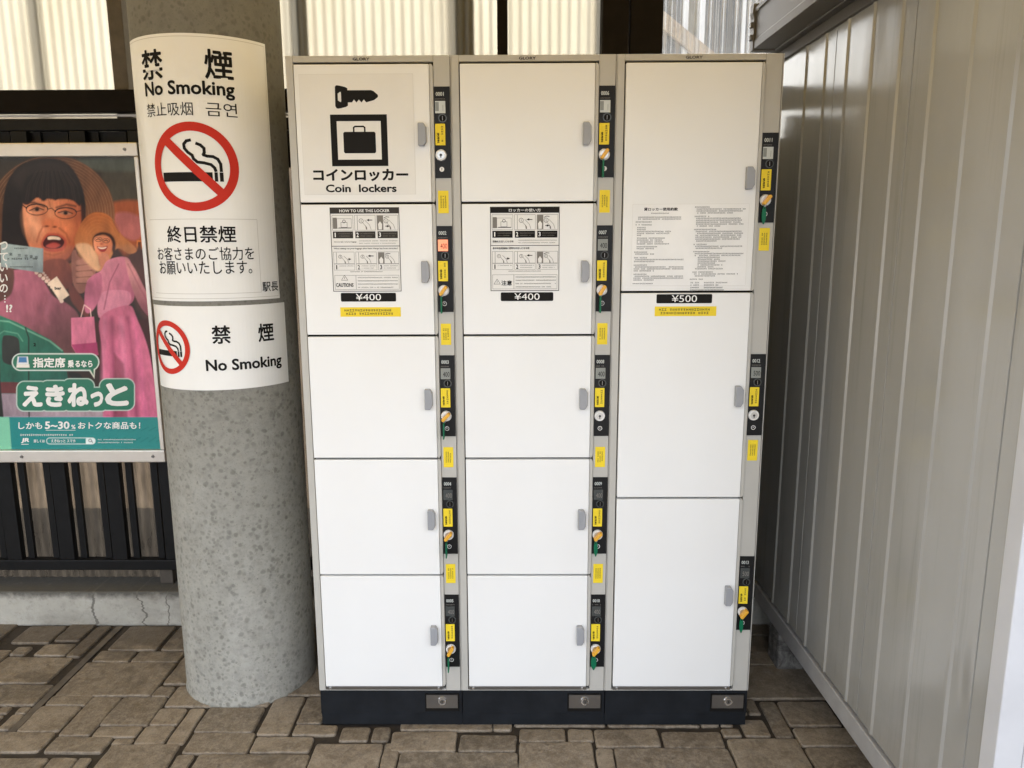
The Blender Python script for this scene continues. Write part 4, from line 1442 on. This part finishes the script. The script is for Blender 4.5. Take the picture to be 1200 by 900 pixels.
def how_to(dr, x0, z0, z1, lang):
    """instruction sheet: title bar, two rows of three little drawings, caution box"""
    q = Sheet(lambda u, v, wv: (u, -.0065 - wv, v), .0003)
    W_, H_ = .173, z1 - z0
    x1 = x0 + W_
    q.slab(x0, x1, z0, z1, 'sheet', 2)
    q.frame(x0, x1, z0, z1, .0016, 'greyink', 3)
    dark = 'greyink' if lang == 'en' else 'ink'
    q.rect(x0 + .0016, x1 - .0016, z1 - .0150, z1 - .0016, dark, 3)
    if lang == 'en':
        q.text('HOW TO USE THIS LOCKER', x0 + .024, x1 - .024, z1 - .0118, z1 - .0048, 'white', 4, .015, 2)
    else:
        q.text('ロッカーの使い方', x0 + .047, x1 - .047, z1 - .0122, z1 - .0044, 'white', 4, .01, 2)
    pw = .0525
    for i in range(3):
        a = x0 + .0045 + i * (pw + .0035)
        e = a + pw
        # upper drawing
        q.frame(a, e, z1 - .056, z1 - .019, .0006, 'greyink', 3)
        q.rect(a + .001, e - .001, z1 - .0755, z1 - .0585, dark, 3)
        q.text(str(i + 1), a + .004 + .0014 * (i == 0), a + .0095 - .0014 * (i == 0), z1 - .0725, z1 - .0615, 'white', 4, .02, 2)
        q.micro(a + .014, e - .003, z1 - .0655, z1 - .0630, 'midink', 4)
        q.micro(a + .014, e - .008, z1 - .0712, z1 - .0687, 'midink', 4)
        # lower drawing
        q.frame(a, e, z1 - .1385, z1 - .109, .0006, 'greyink', 3)
        q.frame(a, e, z1 - .1545, z1 - .139, .0005, 'greyink', 3)
        q.text(str(i + 1), a + .004 + .0014 * (i == 0), a + .0095 - .0014 * (i == 0), z1 - .1525, z1 - .1415, dark, 4, .02, 2)
        q.micro(a + .014, e - .003, z1 - .1450, z1 - .1428, 'greyink', 4)
        if i:
            q.micro(a + .014, e - .006, z1 - .1505, z1 - .1483, 'greyink', 4)
        for zz, k in ((z1 - .037, 1.0), (z1 - .124, .8)):
            if i == 0 and k == 1.0:
                q.rect(a + .002, a + .012, zz - .015, zz + .012, 'midink', 3)
                q.frame(a + .012, e - .004, zz - .014, zz + .010, .0006, 'greyink', 3)
                q.frame(a + .022, a + .038, zz - .012, zz + .001, .0008, 'greyink', 4)
                q.ring(a + .030, zz + .003, .003, .0042, 'greyink', 4, 12)
                q.rect(a + .016, e - .005, zz - .0136, zz - .0122, 'ink', 4)
            else:
                if i == 2:
                    q.rect(a + .001, a + .016, zz - .018 * k, zz + .017 * k, 'midink', 3)
                    q.poly([(a + .004, zz - .017 * k), (a + .012, zz - .017 * k), (a + .013, zz - .004), (a + .008, zz + .003), (a + .003, zz - .004)], 'sheet', 4)
                else:
                    q.rect(a + .007, a + .0078, zz - .018 * k, zz + .017 * k, 'greyink', 3)
                q.ring(a + .017 + .006 * (i == 2), zz + .004 * k, .0048 * k, .0058 * k, 'greyink', 4, 16)
                q.rect(a + .0165 + .006 * (i == 2), a + .0175 + .006 * (i == 2), zz + .001, zz + .0065, 'greyink', 4)
                hand(q, a + .026 + .004 * (i == 2), zz + .006 * k, k * .95, 4)
                if i == 1:
                    arrow(q, a + .031, zz + .006 * k, .014, 1, 5)
                elif i == 2:
                    q.line([(a + .018, zz + .011 * k), (a + .024, zz + .014 * k), (a + .031, zz + .013 * k)], .0014, 'ink', 5)
                    if k == 1:
                        arrow(q, a + .031, zz - .009, .010, -1, 5)
                else:
                    arrow(q, a + .044, zz - .003, .008, -1, 5)
    q.rect(x0 + .0016, x1 - .0016, z1 - .0955, z1 - .094, 'greyink', 3)
    if lang == 'en':
        q.text('How to take out your luggage', x0 + .008, x0 + .064, z1 - .0865, z1 - .0825, 'greyink', 4, .02, 1)
        q.text('When taking out your luggage after basic charge has been exceeded', x0 + .006, x1 - .007, z1 - .1035, z1 - .0985, 'greyink', 4, .015, 1)
        q.text('CAUTIONS', x0 + .0075, x0 + .052, z0 + .0115, z0 + .0215, 'greyink', 4, .03, 2)
        cz = z0 + .0285
        cx = x0 + .030
    else:
        q.text('荷物をお出しになる時', x0 + .006, x0 + .058, z1 - .0875, z1 - .082, 'ink', 4, .02, 1)
        q.text('基本料金超過後に荷物をお出しになる時', x0 + .006, x0 + .098, z1 - .104, z1 - .0985, 'ink', 4, .02, 1)
        q.text('注意', x0 + .027, x0 + .054, z0 + .014, z0 + .0265, 'ink', 4, .025, 2)
        cz = z0 + .0175
        cx = x0 + .0165
    q.micro(x0 + .070, x1 - .006, z1 - .0830, z1 - .0808, 'greyink', 4)
    q.micro(x0 + .070, x1 - .010, z1 - .0890, z1 - .0868, 'greyink', 4)
    q.micro(x0 + .045, x1 - .045, z1 - .1595, z1 - .1570, 'greyink', 4)
    q.frame(x0 + .005, x1 - .005, z0 + .005, z0 + .041, .0006, 'greyink', 3)
    q.rect(x0 + .0585, x0 + .0592, z0 + .005, z0 + .041, 'greyink', 3)
    q.line([(cx - .008, cz), (cx + .008, cz), (cx, cz + .0125), (cx - .008, cz)], .0009, 'greyink', 4)
    q.rect(cx - .0005, cx + .0005, cz + .003, cz + .008, 'greyink', 4)
    for i in range(4):
        q.micro(x0 + .063, x1 - .008 - .012 * (i == 3), z0 + .0335 - i * .0082, z0 + .0365 - i * .0082, dark, 4)
    q.build('instruction_sheet', dr)


def pictogram(dr, z):
    q = Sheet(lambda u, v, wv: (u, -.0065 - wv, v), .0003)
    q.slab(.0325, .3085, z + .021, z + .304, 'sheet', 2)
    q.frame(.0325, .3085, z + .021, z + .304, .0006, 'sheet_edge', 3)
    # key
    kx, kz = .118, z + .225

    def K(pts):
        q.poly([(kx + a, kz + b_) for a, b_ in pts], 'ink', 3)
    K([(.0, .005), (.003, .0), (.007, -.001), (.007, .053), (.004, .053), (.001, .050)])
    K([(.007, -.001), (.0135, .0), (.0135, .014), (.0075, .018), (.007, .018)])
    K([(.007, .034), (.0075, .034), (.0135, .0385), (.0135, .052), (.007, .053)])
    K([(.0135, .0), (.026, .003), (.031, .006), (.031, .046), (.026, .049), (.0135, .052), (.0135, .0385), (.0150, .036), (.0150, .016), (.0135, .014)])
    K([(.031, .0135), (.041, .0135), (.046, .0200), (.0515, .0135), (.0525, .0135), (.058, .0200), (.0635, .0135), (.0645, .0135), (.070, .0200), (.0755, .0135), (.080, .0145),
       (.095, .0185), (.1045, .0255), (.1045, .0305), (.094, .0395), (.088, .0415), (.031, .0415)])
    # bag in a square frame
    fx0, fx1, fz0, fz1 = .104, .2425, z + .089, z + .2105
    t = .0155
    q.frame(fx0, fx1, fz0, fz1, t, 'ink', 3)
    bx0, bx1, bz0, bz1 = .1345, .2135, z + .1195, z + .170
    q.poly([(bx0 + .003, bz0), (bx1 - .003, bz0), (bx1, bz0 + .003), (bx1, bz1 - .003), (bx1 - .003, bz1), (bx0 + .003, bz1), (bx0, bz1 - .003), (bx0, bz0 + .003)], 'ink', 3)
    m = (bx0 + bx1) / 2
    q.line([(m - .0135, bz1), (m - .0135, bz1 + .010), (m - .010, bz1 + .0125), (m + .010, bz1 + .0125), (m + .0135, bz1 + .010), (m + .0135, bz1)], .0038, 'ink', 3)
    q.text('コインロッカー', .0555, .291, z + .053, z + .0825, 'ink', 3, .042, 3)
    q.text('Coin  lockers', .0855, .261, z + .0265, z + .0455, 'ink', 3, .03, 3)
    q.build('pictogram_sheet', dr)


def rules(dr, x0, x1, z0, z1):
    q = Sheet(lambda u, v, wv: (u, -.0065 - wv, v), .0003)
    q.slab(x0, x1, z0, z1, 'white', 2)
    q.frame(x0, x1, z0, z1, .0005, 'sheet_edge', 3)
    q.text('貸ロッカー使用約款', x0 + .028, x0 + .112, z1 - .0165, z1 - .0085, 'ink', 3, .03, 2)
    q.micro(x0 + .046, x0 + .092, z1 - .024, z1 - .0208, 'ink', 3)
    h = .0037
    z = z1 - .030
    mid = x0 + .140
    blocks = [(.014, .128, 2), (.008, .055, 1), (.008, .060, 1), (.012, .045, 2), (.012, .100, 2), (.012, .030, 1), (.012, .085, 3), (.012, .108, 1), (.012, .070, 2)]
    for a, e, n in blocks:
        for i in range(n):
            q.micro(x0 + a, x0 + e - rnd() * .012, z - h, z, 'ink', 3)
            z -= .0047
        if n == 1 or a == .014:
            z -= .0022
    z -= .004
    for n in (1, 2, 3, 3):
        q.micro(x0 + .006, x0 + .040, z - h, z, 'ink', 3)
        z -= .0048
        for i in range(n):
            q.micro(x0 + .009 - .003 * (i > 0), x0 + (.132 if i < n - 1 else .06), z - h, z, 'ink', 3)
            z -= .0047
        z -= .0042
    q.micro(x0 + .004, x0 + .056, z - h, z, 'ink', 3)
    z -= .0048
    while z > z0 + .007:
        q.micro(x0 + .006, x0 + .132, z - h, z, 'ink', 3)
        z -= .0044
    z = z1 - .006
    for n in (3, 5, 6, 2, 9, 2):
        q.micro(mid + .014, mid + .050 + rnd() * .02, z - h, z, 'ink', 3)
        z -= .0048
        for i in range(n):
            a = .018 if i < n - 1 else .020
            q.micro(mid + a + (.008 if n == 9 and 1 < i < 8 else 0), mid + (.142 - rnd() * .012 if not (i == n - 1 or (n == 9 and 1 < i < 8)) else .07 + rnd() * .04), z - h, z, 'ink', 3)
            z -= .0047
        z -= .0036
    q.micro(mid + .008, mid + .042, z - h, z, 'ink', 3)
    z -= .0085
    for a, e in ((.044, .105), (.044, .082), (.044, .095), (.010, .096)):
        if a > .02:
            q.micro(mid + .010, mid + .034, z - h, z, 'ink', 3)
        q.micro(mid + a, mid + e, z - h, z, 'ink', 3)
        z -= .0062
    q.build('rules_sheet', dr)


LAB = ('left locker column with a key and bag pictogram on its top door',
       'middle locker column with blank top door and Japanese instruction sheet on the second',
       'right locker column of only three tall doors with a rules sheet')
number = 0
for ci, x0 in enumerate(LX):
    root = tag(empty('coin_locker', (x0, 0, 0)), LAB[ci], 'locker', 'coin locker columns standing side by side')
    rows = ROWS5 if ci < 2 else ROWS3
    b = MB()
    b.box(0, LW, .0115, .50, .1185, 1.7995, 'frame')
    b.box(0, .0175, 0, .0112, .119, 1.80, 'frame')
    b.box(.0178, .3565, 0, .0112, 1.7855, 1.80, 'frame')
    b.box(.3568, .3968, 0, .0112, .119, 1.80, 'frame')
    b.box(.3982, LW, 0, .0112, .119, 1.80, 'frame')
    b.box(.0178, .3565, 0, .0112, .119, .1238, 'frame')
    cab = b.build('cabinet', root, bevel=.0008)
    b = MB()
    b.box(.0178, .3563, .0100, .0113, .1242, 1.7852, 'gap')  # recess coloured near black to deepen the shade in the door gaps
    b.box(.3969, .3981, .0085, .0113, .119, 1.80, 'gap')
    b.build('door_recess', cab)
    b = MB()
    b.box(.0205, .3475, -.0050, .009, .1245, .1345, 'dsteel')
    for xx in (.032, .336):
        b.disc(xx, .1295, -.0075, -.0045, .0034, 'chrome', 12)
    b.build('sill_strip', cab, bevel=.0006)
    q = Sheet(lambda u, v, wv: (u, -.0002 - wv, v), .0003)
    q.text('GLORY', .163, .204, 1.7885, 1.7955, 'greyink', 1, .035, 2)
    q.build('maker_name', cab)
    b = MB()
    b.box(.0006, LW - .0006, .003, .49, .046, .1180, 'base')
    b.box(-.0002 if ci else .001, LW + (.0003 if ci < 2 else -.001), .006, .49, 0.009, .0455, 'base')
    b.box(.01, LW - .01, .02, .47, 0, .0088, 'black')
    bs = b.build('base', root, bevel=.0012)
    b = MB()
    b.box(.2965, .3915, -.0002, .0045, .0545, .1085, 'gap')  # black patch painting the shaded pocket round the lock plate
    b.box(.3000, .3885, -.0022, .0005, .0655, .1065, 'dsteel')
    b.disc(.345, .088, -.0065, -.0015, .0135, 'chrome', 28, r1=.0115)
    b.disc(.345, .088, -.0069, -.0064, .0065, 'dsteel', 16)
    b.box(.3442, .3458, -.0073, -.0068, .0845, .0915, 'gap')
    b.build('base_lock', bs, bevel=.0005)
    n = len(rows) - 1
    for k in range(n - 1, -1, -1):
        zb, zt = rows[k], rows[k + 1]
        top = n - 1 - k
        number += 1
        num = '%04d' % number
        off = .060 if ci < 2 else .171
        pz = zb + off
        hz = pz + (.075 if ci < 2 else .080)
        lab = None
        if ci == 0 and top == 0:
            lab = 'door with the coin locker pictogram'
        elif top == 1 or (ci == 2 and top == 0):
            lab = ('door with English instruction sheet and price plate', 'door with Japanese instruction sheet and price plate',
                   'tall door with price plate' if top else 'tall door with sheet of rules')[ci]
        dr = make_door(root, zb, zt, hz, lab)
        if ci == 0 and top == 0:
            pictogram(dr, zb)
        if ci < 2 and top == 1:
            how_to(dr, (.0925, .0905)[ci], 1.235, 1.443, ('en', 'ja')[ci])
            plate(dr, '¥400', (.111, .116)[ci], (.251, .249)[ci], 1.2095, 1.2315)
            if ci == 0:
                notice(dr, .108, .262, 1.171, 1.195)
        if ci == 2 and top == 0:
            rules(dr, .0435, .332, 1.247, 1.448)
        if ci == 2 and top == 1:
            plate(dr, '¥500', .1095, .2500, 1.2025, 1.2255)
            notice(dr, .106, .262, 1.170, 1.1945)
        key = num not in ('0001', '0008', '0012')
        tk = {'0011': 'half', '0009': 'half', '0010': 'oval', '0013': 'half'}.get(num, 'edge')
        lcd = {'0001': 'lcd_pale', '0002': 'lcd_red', '0006': 'lcd_pale', '0007': 'lcd', '0011': 'lcd_pale', '0008': 'lcd', '0012': 'lcd', '0003': 'lcd'}.get(num, 'lcd_dark')
        lock_panel(root, pz, num, key, tk, lcd, None if key else 'lock panel without a key')
        if k > 0:
            q = Sheet(lambda u, v, wv: (u, -.0001 - wv, v), .0004)
            s0, s1 = (pz - .085, pz - .030) if ci < 2 else (pz - .069, pz - .013)
            q.slab(.3625, .3885, s0, s1, 'yellow', 2, r=.001)
            for uu in (.3680, .3735, .3790):
                q.micro(uu, uu + .0038, s0 + .012, s1 - .012, 'greyink', 3, rot=True)
            q.build('warning_label', root)
    # hairline gap keeps neighbouring columns apart
